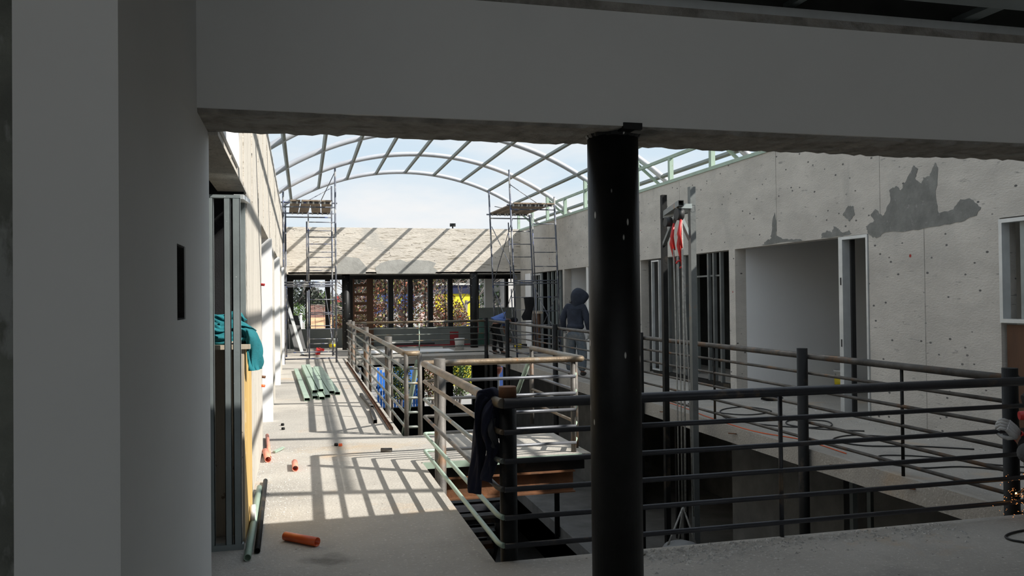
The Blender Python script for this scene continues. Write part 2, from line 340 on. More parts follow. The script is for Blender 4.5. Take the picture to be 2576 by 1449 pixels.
# far beam and facade
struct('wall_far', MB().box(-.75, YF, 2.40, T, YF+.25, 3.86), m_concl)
patch2 = MB()
def fpatch(pts):
    k = len(pts); mb = MB(); mb.add([(p[0], YF-.006, p[1]) for p in pts]+[(p[0], YF+.01, p[1]) for p in pts], [tuple(range(k))]+[(i, (i+1) % k, k+(i+1) % k, k+i) for i in range(k)])
    struct('wall_far', mb, m_patchl)
m_patchl = mk('dry_grey_mortar', (.36, .355, .33), .95, 0, .1, 5, .3, 25)
fpatch([(2.25,2.41),(2.2,2.6),(2.4,2.75),(2.6,2.82),(3.0,2.86),(3.2,2.78),(3.5,2.85),(3.9,2.82),(4.15,2.75),(4.05,2.6),(4.2,2.5),(4.1,2.41)])
fpatch([(1.0,2.41),(1.05,2.7),(1.3,2.95),(1.7,2.9),(1.95,2.6),(1.9,2.41)])
# facade: low wall, posts and lintel of the unglazed window band
mb = MB().box(-.9, 28.55, 0, 6.0, 28.75, .62).box(6.0, 28.55, 0, 8.0, 28.75, 1.26)
struct('wall_far', mb, m_facade)
mb = MB().box(-.9, 28.5, 2.28, 8, 28.8, 3.3); struct('wall_far', mb, m_mull)
fr = MB()
wroot = thing('window_1', (3, 28.6, 0), 'long unglazed window band with black steel posts in the far wall', 'window'); wroot['kind'] = 'structure'
for x in (-.48, .15, .80, 1.6, 2.23, 2.92, 3.6, 4.3, 5.0): 
    w = .17 if x > 0 else .3
    MB().box(x-w/2, 28.56, .62, x+w/2, 28.74, 2.28).build('window_post', m_mull, wroot)
for x in (2.72, 3.4, 4.1, 4.8):
    b = MB().box(x-.012, 28.5, .62, x+.012, 28.55, 2.28)
    for z in (.75, 1.25, 1.75, 2.1): b.box(x-.06, 28.5, z, x+.04, 28.53, z+.02)
    b.build('window_strut', m_mull, wroot)
struct('wall_far', MB().box(6.24, 28.5, 1.26, 6.5, 28.75, 2.4).box(7.3, 28.3, 0, 8.2, 28.6, 2.9), m_plas)
MB().box(6.97, 28.5, 1.26, 7.08, 28.7, 2.3).build('window_post', m_mull, wroot)
MB().box(5.95, 28.56, .62, 6.02, 28.74, 2.28).build('window_post', m_mull, wroot)
struct('ceiling', MB().box(-.9, YF+.25, 3.0, 10.5, 28.6, 3.2), m_dark)
struct('ceiling', MB().box(-.45, YF+.0, 2.41, T, 28.6, 2.46), m_dark)
# near header beam, roof deck over the near gallery, parapet
BY0, BY1, BZ = 3.86, 4.3, 2.45
random.seed(11)
mb = MB().box(-.69, BY0, BZ+.006, 10.5, BY1-.06, 3.05)
struct('wall_front', mb, m_plas)
# ragged rendered lower edge
mb = MB(); n = 260; x0, x1 = -.45, 10.4; pr = []
for i in range(n+1):
    x = x0+(x1-x0)*i/n
    pr.append((x, BZ-.012+random.uniform(-.006, .006)+.003*math.sin(x*5)))
vs = []
for x, z in pr: vs += [(x, BY0+.03+.01*math.sin(x*3), z+.004), (x, BY1, z), (x, BY0+.006, BZ+.015), (x, BY1, BZ+.1)]
fs = []
for i in range(n):
    a = 4*i; b = a+4
    fs += [(a, b, b+1, a+1), (a+2, b+2, b, a), (a+1, b+1, b+3, a+3)]
mb.add(vs, fs)
struct('wall_front', mb, m_edge)
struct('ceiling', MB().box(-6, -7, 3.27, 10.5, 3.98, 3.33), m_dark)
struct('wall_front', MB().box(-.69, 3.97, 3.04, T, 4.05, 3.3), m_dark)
struct('wall_front', MB().box(-.45, BY0-.004, 3.03, 10.4, BY0+.05, 3.075), m_edge)
tr = MB().box(-.45, BY0+.02, 3.075, 10.4, BY0+.1, 3.13); tag(tr.build('ceiling_track', m_galvl), 'bright metal ceiling track running along the top of the header beam', 'metal track')
t = MB().box(-.6, 3.44, 3.10, 10.4, 3.575, 3.14); tag(t.build('ceiling_track', m_galv), 'grey ceiling channel hanging parallel to the header beam, nearest the camera', 'metal track')
for i, (x, lab) in enumerate(((2.56, 'slanted ceiling furring strip, left one of the two seen above the header beam'), (3.68, 'slanted ceiling furring strip, right one of the two seen above the header beam'))):
    b = MB().bar((x, 3.96, 3.165), (x, 2.0, 3.165), (.045, .1)[i], .03); tag(b.build('furring_strip', m_galv), lab, 'metal strip')
# back of the near gallery, unseen; openings added to brighten the near beam
mb = MB().box(-6, -7.2, 3.1, 10.5, -7, 3.27)
for x in (-6, -2, 2, 6, 10): mb.box(x, -7.2, 0, x+.3, -7, 3.2)
struct('wall_back', mb, m_plas)
struct('wall_left_near', MB().box(-6.2, -7.2, 0, -6, 2.7, 3.27), m_plas)
# lower storey walls
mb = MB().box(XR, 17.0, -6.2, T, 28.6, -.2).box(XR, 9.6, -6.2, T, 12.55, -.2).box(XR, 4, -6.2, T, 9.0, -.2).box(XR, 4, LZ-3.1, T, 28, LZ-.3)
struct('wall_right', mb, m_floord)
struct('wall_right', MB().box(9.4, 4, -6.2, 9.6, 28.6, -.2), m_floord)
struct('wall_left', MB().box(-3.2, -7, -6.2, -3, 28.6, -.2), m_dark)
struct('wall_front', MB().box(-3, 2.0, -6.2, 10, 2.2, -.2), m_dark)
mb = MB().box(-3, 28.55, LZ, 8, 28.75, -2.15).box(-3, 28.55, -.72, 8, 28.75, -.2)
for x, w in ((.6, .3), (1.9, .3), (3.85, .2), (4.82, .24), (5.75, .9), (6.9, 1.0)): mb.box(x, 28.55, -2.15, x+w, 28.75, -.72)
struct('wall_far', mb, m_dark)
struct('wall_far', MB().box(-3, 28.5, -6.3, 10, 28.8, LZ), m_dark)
for x in (6.35, ): tag(MB().box(x, 28.4, LZ, x+.1, 28.5, -.25).build('steel_stud', m_galvl), 'pale vertical stud at the far end of the lower storey', 'stud')

# ------------------------------------------------------------------ near column
c = thing('steel_column', (1.585, 4.07, 0), 'thick black round steel column speckled with plaster, in the foreground under the header beam', 'column')
MB().tube([(1.585, 4.07, 0), (1.585, 4.07, BZ+.03)], .134, 40).build('column_shaft', m_black, c)
mb = MB(); random.seed(5); vs = []; n = 40
for q in range(n):
    a = 2*math.pi*q/n; r = .165+random.uniform(-.01, .012); vs += [(1.585+.13*math.cos(a), 4.07+.13*math.sin(a), BZ-.03), (1.585+r*math.cos(a), 4.07+r*math.sin(a), BZ+.04)]
mb.add(vs, [(2*q, (2*q+2) % (2*n), (2*q+3) % (2*n), 2*q+1) for q in range(n)]); mb.build('mortar_collar', m_black, c)
MB().box(1.56, 3.85, BZ-.01, 1.66, 3.95, BZ+.022).build('top_plate', m_black, c)

# ------------------------------------------------------------------ guardrails
H = [.96, .785, .61, .44, .27, .10]
def bend(pts, r=.05, n=4):
    out = [Vector(pts[0])]
    for i in range(1, len(pts)-1):
        p = Vector(pts[i]); a = (Vector(pts[i-1])-p).normalized(); b = (Vector(pts[i+1])-p).normalized()
        for k in range(n+1):
            t = k/n; out.append((p+a*r)*(1-t)**2+p*2*t*(1-t)+(p+b*r)*t*t)
    return out+[Vector(pts[-1])]
def post(root, x, y, z0=LZ, mat=None, z1=1.045, r=.054):
    o = MB().tube([(x, y, z0), (x, y, z1)], r, 20).build('post', mat or m_post, root); return o
def rails(root, path, mt, ml, hs=H, zoff=None, rt_=.032, rl=.0165):
    for i, h in enumerate(hs):
        pts = [(p[0], p[1], h) for p in path]; pts = bend(pts) if len(pts) > 2 else pts
        MB().tube(pts, rt_ if i == 0 else rl, 12).build('top_rail' if i == 0 else 'rail', mt if i == 0 else (ml[i % len(ml)] if isinstance(ml, list) else ml), root)
def bal(root, x, y, mat, z0=-.05, z1=.96, r=.015): MB().tube([(x, y, z0), (x, y, z1)], r, 10).build('baluster', mat, root)
g = thing('guardrail', (3.1, 4.87, 0), 'dark steel guardrail along the near edge of the void, passing behind the black column', 'railing')
rails(g, [(1.17, 4.857), (5.1, 4.857)], m_railn, m_railn)
post(g, 1.215, 4.945, LZ, m_post); post(g, 5.02, 4.98)
MB().lathe([(.0555, 0), (.0555, .065), (.052, .07)], (1.215, 4.945, .985), 20).build('post_cap', m_rustd, [o_ for o_ in COL.objects if o_.parent == g and o_.name.startswith('post')][0])
bal(g, 3.06, 4.88, m_railn)
g = thing('guardrail', (1.145, 6.6, 0), 'rusty and pale green guardrail beside the left walkway, turning around the stair landing', 'railing')
YC = 8.12
for i, h in enumerate(H):
    lp = [(1.165, 4.87, h), (1.145, 4.93, h), (1.145, YC, h)]
    if i == 0:
        MB().tube(bend(lp+[(2.8, YC, h), (2.8, 10.1, h)], .05), .032, 12).build('top_rail', m_rust, g); continue
    MB().tube(bend(lp+[(1.32, YC, h)], .04), .0165, 12).build('rail', [m_rust, m_rust, m_railg, m_postr, m_green, m_green][i], g)
    MB().tube([(1.3, YC, h), (2.72, YC, h)], .0165, 12).build('cross_rail', m_silv, g)
    MB().tube([(2.71, YC+.02, h), (2.8, YC+.24, h)], .019, 12).build('corner_stub', m_green, g)
    if i < 5: MB().tube([(2.8, YC+.24, h), (2.8, 10.1, h)], .0165, 12).build('return_rail', m_silv if i < 3 else m_rust, g)
post(g, 1.215, 7.56, LZ, m_postr)
for x, y, z0 in ((2.7, YC+.02, 0), (2.8, YC+.24, 0), (2.8, 10.1, 0)): MB().tube([(x, y, z0), (x, y, .95)], .027, 14).build('landing_leg', m_postr, g)
g = thing('guardrail', (1.145, 16, 0), 'long guardrail on the left side of the void, with a rusty handrail on grey bars', 'railing')
P = [(1.145, 22.78), (1.145, 9.68), (1.32, 9.68)]
for i, h in enumerate(H):
    MB().tube(bend([(p[0], p[1], h) for p in P], .04), .032 if i == 0 else .0165, 12).build('top_rail' if i == 0 else 'rail', m_rust if i == 0 else m_railg, g)
for y in (12.3, 16.8, 21.4): post(g, 1.215, y, LZ, m_postr)
for y in (11.2, 14.9, 19.2): bal(g, 1.15, y, m_postr)
for x in (1.16, 1.32): MB().tube([(x, 9.68, -.05), (x, 9.68, .96)], .027, 14).build('end_leg', m_postr, g)
post(g, 1.215, 22.8, LZ, m_postr, 1.045)
g = thing('guardrail', (3.1, 22.8, 0), 'guardrail across the far side of the void with a thin rusty handrail', 'railing')
rails(g, [(1.2, 22.78), (5.0, 22.78)], m_rust, m_railg); bal(g, 3.1, 22.78, m_green); post(g, 5.0, 22.8)
g = thing('guardrail', (5.08, 14, 0), 'dark guardrail along the right walkway, held by tall round posts', 'railing')
rails(g, [(5.085, 22.75), (5.085, 4.98)], m_postr, m_postr)
for y in (7.55, 11.8, 16.2, 20.3): post(g, 5.0, y, LZ-.2)
for y in (6.19, 9.6, 14.0, 18.2): bal(g, 5.085, y, m_post)

# ------------------------------------------------------------------ stair landing
L = thing('stair_landing', (1.95, 8.9, 0), 'concrete stair landing on a rusty steel beam, with sunlit shadows of bars on it', 'landing')
MB().box(1.115, 8.04, -.06, 2.85, 9.66, 0).build('landing_slab', m_floor, L)
MB().extr([(-.01, -.03), (.02, -.03), (.02, .03), (-.01, .03)], (1.1, 8.04, -.03), (2.75, 8.04, -.03)).build('edge_channel', m_green, L)
MB().box(1.12, 8.1, -.17, 2.8, 8.2, -.062).build('support_channel', m_post, L)
def ibeam(a, b, w, h, t=.012):
    p = [(-w/2,-h/2),(w/2,-h/2),(w/2,-h/2+t),(t/2,-h/2+t),(t/2,h/2-t),(w/2,h/2-t),(w/2,h/2),(-w/2,h/2),(-w/2,h/2-t),(-t/2,h/2-t),(-t/2,-h/2+t),(-w/2,-h/2+t)]
    return MB().extr(p, a, b)
ibeam((1.1, 8.12, -.28), (2.68, 8.12, -.28), .16, .22).build('i_beam', m_rustd, L)
ibeam((1.1, 9.55, -.2), (2.8, 9.55, -.2), .1, .22).build('i_beam', m_rustd, L)
F = thing('stair_flight', (2.05, 9.7, 0), 'steel stair flight dropping from the back of the landing to the lower storey', 'stairs')
for x in (1.34, 2.78): MB().bar((x, 9.66, -.1), (x, 13.9, -3.0), .06, .2).build('stringer', m_railg, F)
for k in range(16): MB().box(1.37, 9.75+.262*k, -.2-.18*k, 2.75, 10.0+.262*k, -.16-.18*k).build('tread', m_post, F)
for x, y in ((1.3, 9.72), (2.8, 10.1)):
    MB().tube([(x, y, .86), (x, y+1.6, -.3)], .03, 12).build('sloping_handrail', m_green, F)
F = thing('stair_flight', (1.6, 8.2, -.5), 'ladder-like dark steel treads seen below the landing beside the near corner post', 'stairs')
for k in range(8): MB().box(1.16, 8.0+.14*k, -.50-.17*k, 1.9, 8.12+.14*k, -.45-.17*k).build('tread', m_rustd if k == 3 else m_railn, F)
for x in (1.15, 1.92): MB().bar((x, 7.95, -.4), (x, 9.2, -1.9), .04, .12).build('stringer', m_post, F)

# ------------------------------------------------------------------ arched roof frame
AX, AZ, AR, ST = 3.22, 5.70, 7.04, .133
def arc(a, y, off=0): return (AX+(AR+off)*math.sin(a), y, AZ-AR+(AR+off)*math.cos(a))
names = ['farthest arched roof tube, above the far concrete beam', 'second arched roof tube counted from the far wall', 'third arched roof tube counted from the far wall', 'fourth arched roof tube counted from the far wall', 'fifth arched roof tube, partly seen above the right wall', 'sixth arched roof tube, hidden above the header beam', 'arched roof tube just beyond the header beam', 'nearest arched roof tube, above the near roof deck']
AY0, AST = 26.62, 3.36
ARY = [AY0-AST*k for k in range(7)]+[3.7]
for k, y in enumerate(ARY):
    pts = [arc(-.74+1.46*i/48, y) for i in range(49)]
    o = MB().tube(pts, .066, 14).build('roof_arch', m_arch); tag(o, names[k], 'roof arch', 'silver arched roof tubes')
for j in range(-4, 6):
    a = j*ST; P0 = arc(a, AY0, -.04); root = thing('roof_purlin', P0, 'roof purlin number %s across the arches, counted from the left wall' % ['one','two','three','four','five','six','seven','eight','nine','ten, outside the right wall'][j+4], 'purlin', 'straight purlins between the roof arches')
    nrm = (math.sin(a), 0, math.cos(a))
    for k in range(7):
        MB().bar(arc(a, ARY[k]-.055, -.01), arc(a, ARY[k+1]+.055, -.01), .055, .085, nrm).build('purlin_length', m_purl, root)
fr = thing('roof_side_frame', (XR+.05, 15, 3.8), 'pale green steel upstand frame on top of the right wall', 'steel frame')
MB().box(XR-.02, 4.4, 3.80, XR+.1, YF, 3.86).build('sill_tube', m_green, fr)
MB().box(XR+.02, 4.4, 4.29, XR+.07, 26.2, 4.35).build('upper_rail', m_green, fr)
for k in range(14):
    y = AY0-.5*AST*k; z1 = 4.58 if k % 2 == 0 else 4.30
    if y > 4.4: MB().box(XR, y-.045, 3.86, XR+.08, y+.045, z1).build('upright', m_green, fr)
for k in range(7):
    y = ARY[k]; MB().bar((XR+.05, y+.1, 4.5), (XR+.95, y+.1, 3.75), .05, .05).build('brace', m_green, fr)
    if k < 6: 
        y = 26.05-3.3*k; 
fr = thing('roof_side_frame', (-.6, 15, 3.86), 'small green brackets and sill on top of the left wall', 'steel frame')
MB().quadprism([(LX(4.4)-.2, 4.4), (LX(4.4)-.12, 4.4), (LX(YF)-.12, YF), (LX(YF)-.2, YF)], 3.86, 3.9).build('sill_tube', m_green, fr)
for k in range(7): y = ARY[k]; MB().box(LX(y)-.2, y+.07, 3.9, LX(y)-.12, y+.13, 4.45).build('upright', m_green, fr)
b = thing('floodlight', (4.7, YF+.1, 3.86), 'small floodlight standing on top of the far concrete beam', 'floodlight')
MB().box(4.62, YF+.02, 3.93, 4.8, YF+.1, 4.03).build('lamp_head', m_rubber, b); MB().box(4.69, YF+.05, 3.86, 4.73, YF+.09, 3.95).build('bracket', m_rubber, b)

# ------------------------------------------------------------------ facade columns
for x, y, lab in ((1.315, 26.75, 'round black steel column under the far beam, behind the left guardrail corner'), (5.37, YF, 'round black steel column under the far beam, beside the green drum')):
    c = MB().tube([(x, y, 0), (x, y, 2.41)], .125, 24).build('steel_column', m_black); tag(c, lab, 'column')

# ------------------------------------------------------------------ stud frames
def studframe(name, label, pts_studs, z0, z1, tracks, cat='stud frame', w=.07, d=.035, mat=m_galv):
    root = thing(name, (pts_studs[0][0], pts_studs[0][1], z0), label, cat)
    for s_ in pts_studs:
        x, y, dx, dy = s_
        MB().box(x-dx/2, y-dy/2, z0, x+dx/2, y+dy/2, z1).build('stud', mat, root)
    for (a, b, w_, h_) in tracks: MB().bar(a, b, w_, h_).build('track', m_galvl, root)
    return root
# left opening partition
r_ = thing('stud_partition', (-.5, 5.62, 0), 'tall galvanised stud partition standing in the near left opening', 'stud frame')
for x, w in ((-.59, .065), (-.474, .042), (-.418, .048)): 
    mb = MB().box(x-w/2, 5.6, .0, x+w/2, 5.604, 2.28); mb.box(x+w/2-.004, 5.6, 0, x+w/2, 5.64, 2.28); mb.box(x-w/2, 5.6, 0, x-w/2+.004, 5.64, 2.28)
    mb.build('stud', m_galv, r_)
MB().box(-1.5, 5.59, 0, -.385, 5.645, .035).build('bottom_track', m_galv, r_)
MB().box(-1.5, 5.598, 2.265, -.392, 5.645, 2.285).build('top_track', m_galv, r_)
r_ = thing('stud_frame', (-.41, 6.5, 0), 'galvanised track and stud lining the concrete pier behind the stud partition', 'stud frame')
MB().bar((-.405, 5.65, 2.28), (-.42, 6.62, 2.36), .06, .03).build('track', m_galvl, r_)
MB().box(-.452, 6.46, 0, -.418, 6.49, 2.36).build('stud', m_galv, r_)
struct('wall_left', MB().box(-3, 6.5, 0, -.43, 6.56, 2.9), m_blk)  # added black sheet in place of the deep room's shade
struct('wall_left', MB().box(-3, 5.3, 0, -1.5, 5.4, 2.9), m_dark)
# right wall frames
def fr_rect(root, y0, y1, z0, z1, x=XR, t=.05, d=.09, mat=None, bottom=True):
    mb = MB().box(x-.01, y0, z0, x+d, y0+t, z1).box(x-.01, y1-t, z0, x+d, y1, z1).box(x-.01, y0+t, z1-t, x+d, y1-t, z1)
    if bottom: mb.box(x-.01, y0+t, z0, x+d, y1-t, z0+t)
    return mb.build('frame', mat or m_galvl, root)
w1 = thing('stud_frame', (XR, 9.3, 0), 'bright galvanised door frame with studs beside the white plastered room', 'stud frame')
MB().box(XR-.015, 9.53, 0, XR+.1, 9.61, 2.36).build('jamb', m_galvl, w1); MB().box(XR-.015, 9.03, 0, XR+.02, 9.06, 2.36).build('jamb', m_galvl, w1)
MB().box(XR-.015, 9.06, 2.32, XR+.1, 9.53, 2.36).build('head_track', m_galvl, w1)
for dx in (.35, .7): MB().box(XR+dx, 9.33+dx*.2, 0, XR+dx+.08, 9.42+dx*.2, 2.8).build('stud', m_galvl if dx < .5 else m_galv, w1)
MB().box(XR+.1, 9.5, 0, XR+.16, 9.56, 2.8).build('stud', m_rubber, w1)
for z in (1.72, .9): MB().box(XR-.018, 9.555, z, XR-.014, 9.58, z+.1).build('cable_hole', m_rubber, w1)
struct('wall_right', MB().box(XR+1.2, 8.9, 0, XR+1.3, 10.3, 2.9), m_plas)
w2 = thing('window_frame', (XR, 6.5, 1.3), 'bright metal window frame at the right edge of the picture', 'window frame')
fr_rect(w2, 5.5, 6.975, 1.29, 2.35, XR-.02, .04)
for y in (5.9, 6.45, 6.75): MB().box(XR+.06, y, 1.3, XR+.12, y+.05, 2.33).build('stud', m_galv, w2)
tag(MB().box(XR+.03, 5.25, 0, XR+.06, 6.95, 1.27).build('plywood_board', m_brown), 'dark brown board closing the opening under the right window frame', 'board')
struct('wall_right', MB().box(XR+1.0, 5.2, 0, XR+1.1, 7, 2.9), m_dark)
w3 = thing('stud_frame', (XR, 14, 0), 'dark shopfront opening full of galvanised studs behind the hoist', 'stud frame')
fr_rect(w3, 15.35, 15.72, .1, 2.33, XR-.01, .03, .05)
for y in (15.0, 14.6, 14.25, 13.95, 13.35, 13.15, 12.9): MB().box(XR+.03, y, .08, XR+.09, y+.05, 2.35).build('stud', m_galvd, w3)
for y in (15.5, 14.1, 13.6): MB().box(XR+.9, y, .0, XR+.96, y+.07, 2.85).build('stud', m_galv, w3)
MB().bar((XR+.07, 13.0, 1.95), (XR+.07, 13.9, 1.95), .03, .03).build('track', m_galvd, w3)
MB().box(XR-.01, 12.57, .03, XR+.1, 15.7, .1).build('bottom_track', m_post, w3)
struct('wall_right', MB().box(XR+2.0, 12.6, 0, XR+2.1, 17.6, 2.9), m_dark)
w4 = thing('stud_frame', (XR, 23, 0), 'small framed stud bay at the far end of the right wall', 'stud frame')
fr_rect(w4, 23.88, 24.98, .1, 2.33, XR-.01, .05, .05)
for y in (24.5, 24.2, 23.5, 23.1, 22.7, 22.3, 22.0): MB().box(XR+.1, y, .0, XR+.16, y+.07, 2.35).build('stud', m_galv, w4)
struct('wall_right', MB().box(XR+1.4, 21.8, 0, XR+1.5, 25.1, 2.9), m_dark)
for y, lab in ((9.3, 'pair of pale studs in the lower storey wall, right of the middle post'), (14.6, 'dark studs in the lower storey opening behind the hoist ropes')):
    r_ = thing('stud_frame', (XR, y, LZ), lab, 'stud frame')
    for dy in (0, .35): MB().box(XR+.03, y+dy-.2, LZ, XR+.1, y+dy-.13, -.2).build('stud', m_galv if y < 10 else m_post, r_)

# ------------------------------------------------------------------ scaffolds
def scaffold(cx, y0, y1, w, zp, label, tops, lean=0, braces=()):
    root = thing('scaffold', (cx, (y0+y1)/2, 0), label, 'scaffold')
    for fi, y in enumerate((y0, y1)):
        for si, x in enumerate((cx-w/2, cx+w/2)):
            zt = tops[fi*2+si]
            MB().tube([(x, y, 0), (x-lean*zt, y, zt)], .024, 10).build('leg', m_scaf, root)
        lx = cx-.03 if fi == 0 else cx-.06
        for k, (za, zb) in enumerate(((.12, 1.98), (2.05, 3.95))):
            L2 = lambda x, z: (x-lean*z, y, z)
            MB().tube([L2(lx, za), L2(lx, zb-.12)], .017, 8).build('ladder_rail', m_scaf, root)
            for z in (za, zb): MB().tube([L2(cx-w/2, z), L2(cx+w/2, z)], .017, 8).build('crossbar', m_scaf, root)
            for q in range(1, 5):
                z = za+(zb-za)*q/5; MB().tube([L2(lx, z), L2(cx+w/2, z)], .012, 8).build('rung', m_scaf, root)
        MB().tube([(cx-w/2-lean*zp-.1, y, zp), (cx+w/2-lean*zp+.05, y, zp)], .02, 8).build('crossbar', m_scaf, root)
    for (a, b) in braces: MB().tube([a, b], .011, 8).build('diagonal_brace', m_scaf, root)
    return root
def planks(cx, w, y0, y1, z, n, lab, lean=0, gaps=()):
    for k in range(n):
        pw = w/n; x = cx-w/2+pw*(k+.5)-lean*z
        rx = random.uniform(-.04, .04)
        root = thing('scaffold_plank', (x, (y0+y1)/2, z), lab % ['first', 'second', 'third', 'fourth', 'fifth'][k], 'plank', None)
        MB().bar((x+rx, y0-.12, z+.025), (x-rx, y1+.12, z+.025), pw*.9, .03).build('board', m_plank, root)
        for yy in (y0, y1):
            for dx in (-.09, .06): MB().box(x+dx, yy-.03, z-.05, x+dx+.04, yy+.03, z+.03).build('hook', m_white, root)
random.seed(2)
scaffold(.165, 21.45, 24.1, 1.28, 4.06, 'scaffold tower against the left wall with a high plank deck', (4.35, 4.95, 4.3, 4.85), 0,
    [((.8, 21.45, 4.85), (.35, 24.1, 4.1)), ((.8, 24.1, 4.8), (.1, 21.5, 4.1)), ((.6, 24.1, 1.9), (.75, 21.5, .2)), ((-.4, 21.45, 1.9), (-.38, 24.1, .2))])
planks(.2, 1.1, 21.45, 24.1, 4.08, 4, 'wooden deck plank of the left scaffold, %s from the left')
scaffold(6.1, 21.2, 23.7, 1.22, 4.06, 'scaffold tower beside the right wall with a high plank deck', (5.0, 4.3, 4.75, 4.05), .035,
    [((5.35, 21.2, 4.6), (6.3, 21.6, 4.1)), ((5.5, 23.7, 4.3), (5.9, 22.5, 4.05)), ((5.4, 23.7, 3.7), (5.5, 21.2, 2.1)), ((5.4, 21.2, 3.7), (5.45, 23.7, 2.1)),
     ((5.5, 21.2, .3), (5.42, 23.7, 1.9)), ((5.5, 23.7, .3), (5.42, 21.2, 1.9)), ((6.72, 21.2, 1.9), (6.7, 23.7, .3)), ((6.72, 21.2, .3), (6.7, 23.7, 1.9))])
planks(6.1, 1.15, 21.2, 23.7, 4.08, 5, 'wooden deck plank of the right scaffold, %s from the left', .035)

# ------------------------------------------------------------------ hoist
h = thing('hoist', (4.85, 10.1, 0), 'square steel hoist gantry standing in the void in front of the right walkway', 'hoist')
T0 = Vector((4.6, 9.6, 2.74)); mats = m_galvd
for y, w in ((10.55, .07), (9.7, .075)):
    MB().rtube((4.85, y, LZ), (4.85, y, 3.0), w, w).build('upright', m_post if y > 10 else m_galvd, h)
MB().rtube((4.85, 10.6, 2.72), (4.85, 9.66, 2.72), .06, .09).build('crossbeam', mats, h)
MB().rtube((4.87, 10.55, 2.74), (4.58, 9.45, 2.76), .07, .07).build('jib_arm', mats, h)
MB().rtube((4.85, 9.7, 2.75), tuple(T0), .06, .06).build('jib_arm', m_galv, h)
for y in (10.52, 9.72): MB().bar((4.84, y, 2.32), tuple(T0+Vector((.03, .05, -.06))), .05, .05).build('strut', mats if y > 10 else m_galv, h)
p = thing('pulley_block', (4.6, 9.58, 2.6), 'black and red rope pulleys hanging from the hoist tip', 'pulley')
MB().tube([(4.56, 9.55, 2.63), (4.64, 9.55, 2.63)], .075, 20).build('wheel', m_rubber, p)
MB().tube([(4.50, 9.75, 2.55), (4.58, 9.75, 2.55)], .06, 20).build('wheel', m_rubber, p)
MB().bar((4.6, 9.6, 2.72), (4.6, 9.58, 2.6), .03, .03).build('shackle', m_rust, p)
for i, (x, y, z0, z1, w) in enumerate(((4.55, 9.6, 2.52, 2.18, .018), (4.6, 9.5, 2.56, 2.2, .02), (4.62, 9.55, 2.5, 1.98, .022), (4.58, 9.68, 2.48, 2.05, .02))):
    MB().tube([(x, y, z0), (x-.02, y+.02, (z0+z1)/2), (x+.01, y, z1)], [w*.7, w*1.3, w*.5], 10).build('red_hook_strap', m_red, p)
MB().tube([(4.6+.045*math.cos(a), 9.56, 2.0+.045*math.sin(a)) for a in [x*.5 for x in range(-3, 7)]], .012, 8).build('hook', m_red, p)
for i, (x, y, z0, x1, y1, z1, lab) in enumerate(((4.55, 9.62, 2.2, 4.57, 9.6, -1.0, 'leftmost rope falling from the hoist pulleys'), (4.58, 9.56, 2.1, 4.59, 9.55, -1.05, 'second rope from the left under the hoist'), (4.62, 9.52, 2.55, 4.61, 9.5, -1.1, 'pale taut rope in the middle under the hoist'), (4.64, 9.54, 2.1, 4.78, 9.62, -1.2, 'slanting rope on the right under the hoist'))):
    tag(MB().tube([(x, y, z0), ((x+x1)/2+.01, (y+y1)/2, (z0+z1)/2), (x1, y1, z1)], .009 if i != 2 else .013, 8).build('hoist_rope', m_rope), lab, 'rope')
l = thing('hoist_load', (4.6, 9.5, -1.9), 'dark round-backed hopper slung at the bottom of the hoist ropes', 'hopper')
MB().lathe([(.12, -.42), (.24, -.3), (.26, -.05), (.2, .03), (.08, .07)], (4.5, 9.4, -1.5), 20).build('hopper_body', m_floord, l)
for dx, dy in ((-.2, 0), (.2, 0), (.05, .2)): MB().tube([(4.6, 9.55, -1.05), (4.5+dx, 9.4+dy, -1.5)], .012, 8).build('sling', m_rope, l)
m_drk = mk('dark_grey_sheet', (.09, .09, .09), .9)
# ------------------------------------------------------------------ things on the left walkway
def flat_xy(pts, z): return [(x, y, z) for x, y in pts]
cr = thing('plywood_crate', (-.6, 6.1, 0), 'yellow plywood crate open at the front, behind the near stud partition', 'crate')
MB().box(-.40, 5.76, 0, -.385, 6.55, 1.28).build('side_panel', m_ply, cr)
MB().box(-.42, 5.74, 0, -.385, 5.76, 1.28).build('edge_board', m_plyl, cr)
MB().box(-1.2, 5.95, 0, -.42, 5.97, 1.28).build('inner_panel', m_plyl, cr)
MB().box(-1.2, 5.72, 1.28, -.345, 6.3, 1.31).build('top_board', m_plyl, cr)
random.seed(4)
t = thing('teal_jacket', (-.45, 5.95, 1.31), 'crumpled teal jacket lying on the plywood crate and hanging over its edge', 'jacket')
def cloth(path, wid, name, mat, th=.03, dirv=(0, 1, 0), folds=3, amp=.012, nu=26, nv=34, fo=.10):
    P = [Vector(p) for p in path]; D = Vector(dirv).normalized(); k = len(P)-1
    ph0 = random.random()*6
    def fn(u, v):
        f = v*k; i = min(int(f), k-1); q = f-i
        p0, p1, p2, p3 = P[max(i-1, 0)], P[i], P[i+1], P[min(i+2, k)]
        c = .5*((2*p1)+(p2-p0)*q+(2*p0-5*p1+4*p2-p3)*q*q+(3*p1-p0-3*p2+p3)*q**3)
        w = wid[i]*(1-q)+wid[i+1]*q
        a = u*2*math.pi; nrm = (P[i+1]-P[i]).cross(D).normalized()
        rr = 1+fo*math.sin(a*folds+v*7+ph0)+fo*.5*math.sin(a*(folds*2+1)-v*11+ph0)
        return tuple(c + D*(math.cos(a)*w*rr) + nrm*(math.sin(a)*th*rr + amp*math.sin(a*2+v*9)))
    return MB().grid(fn, nu, nv).build(name, mat, t)
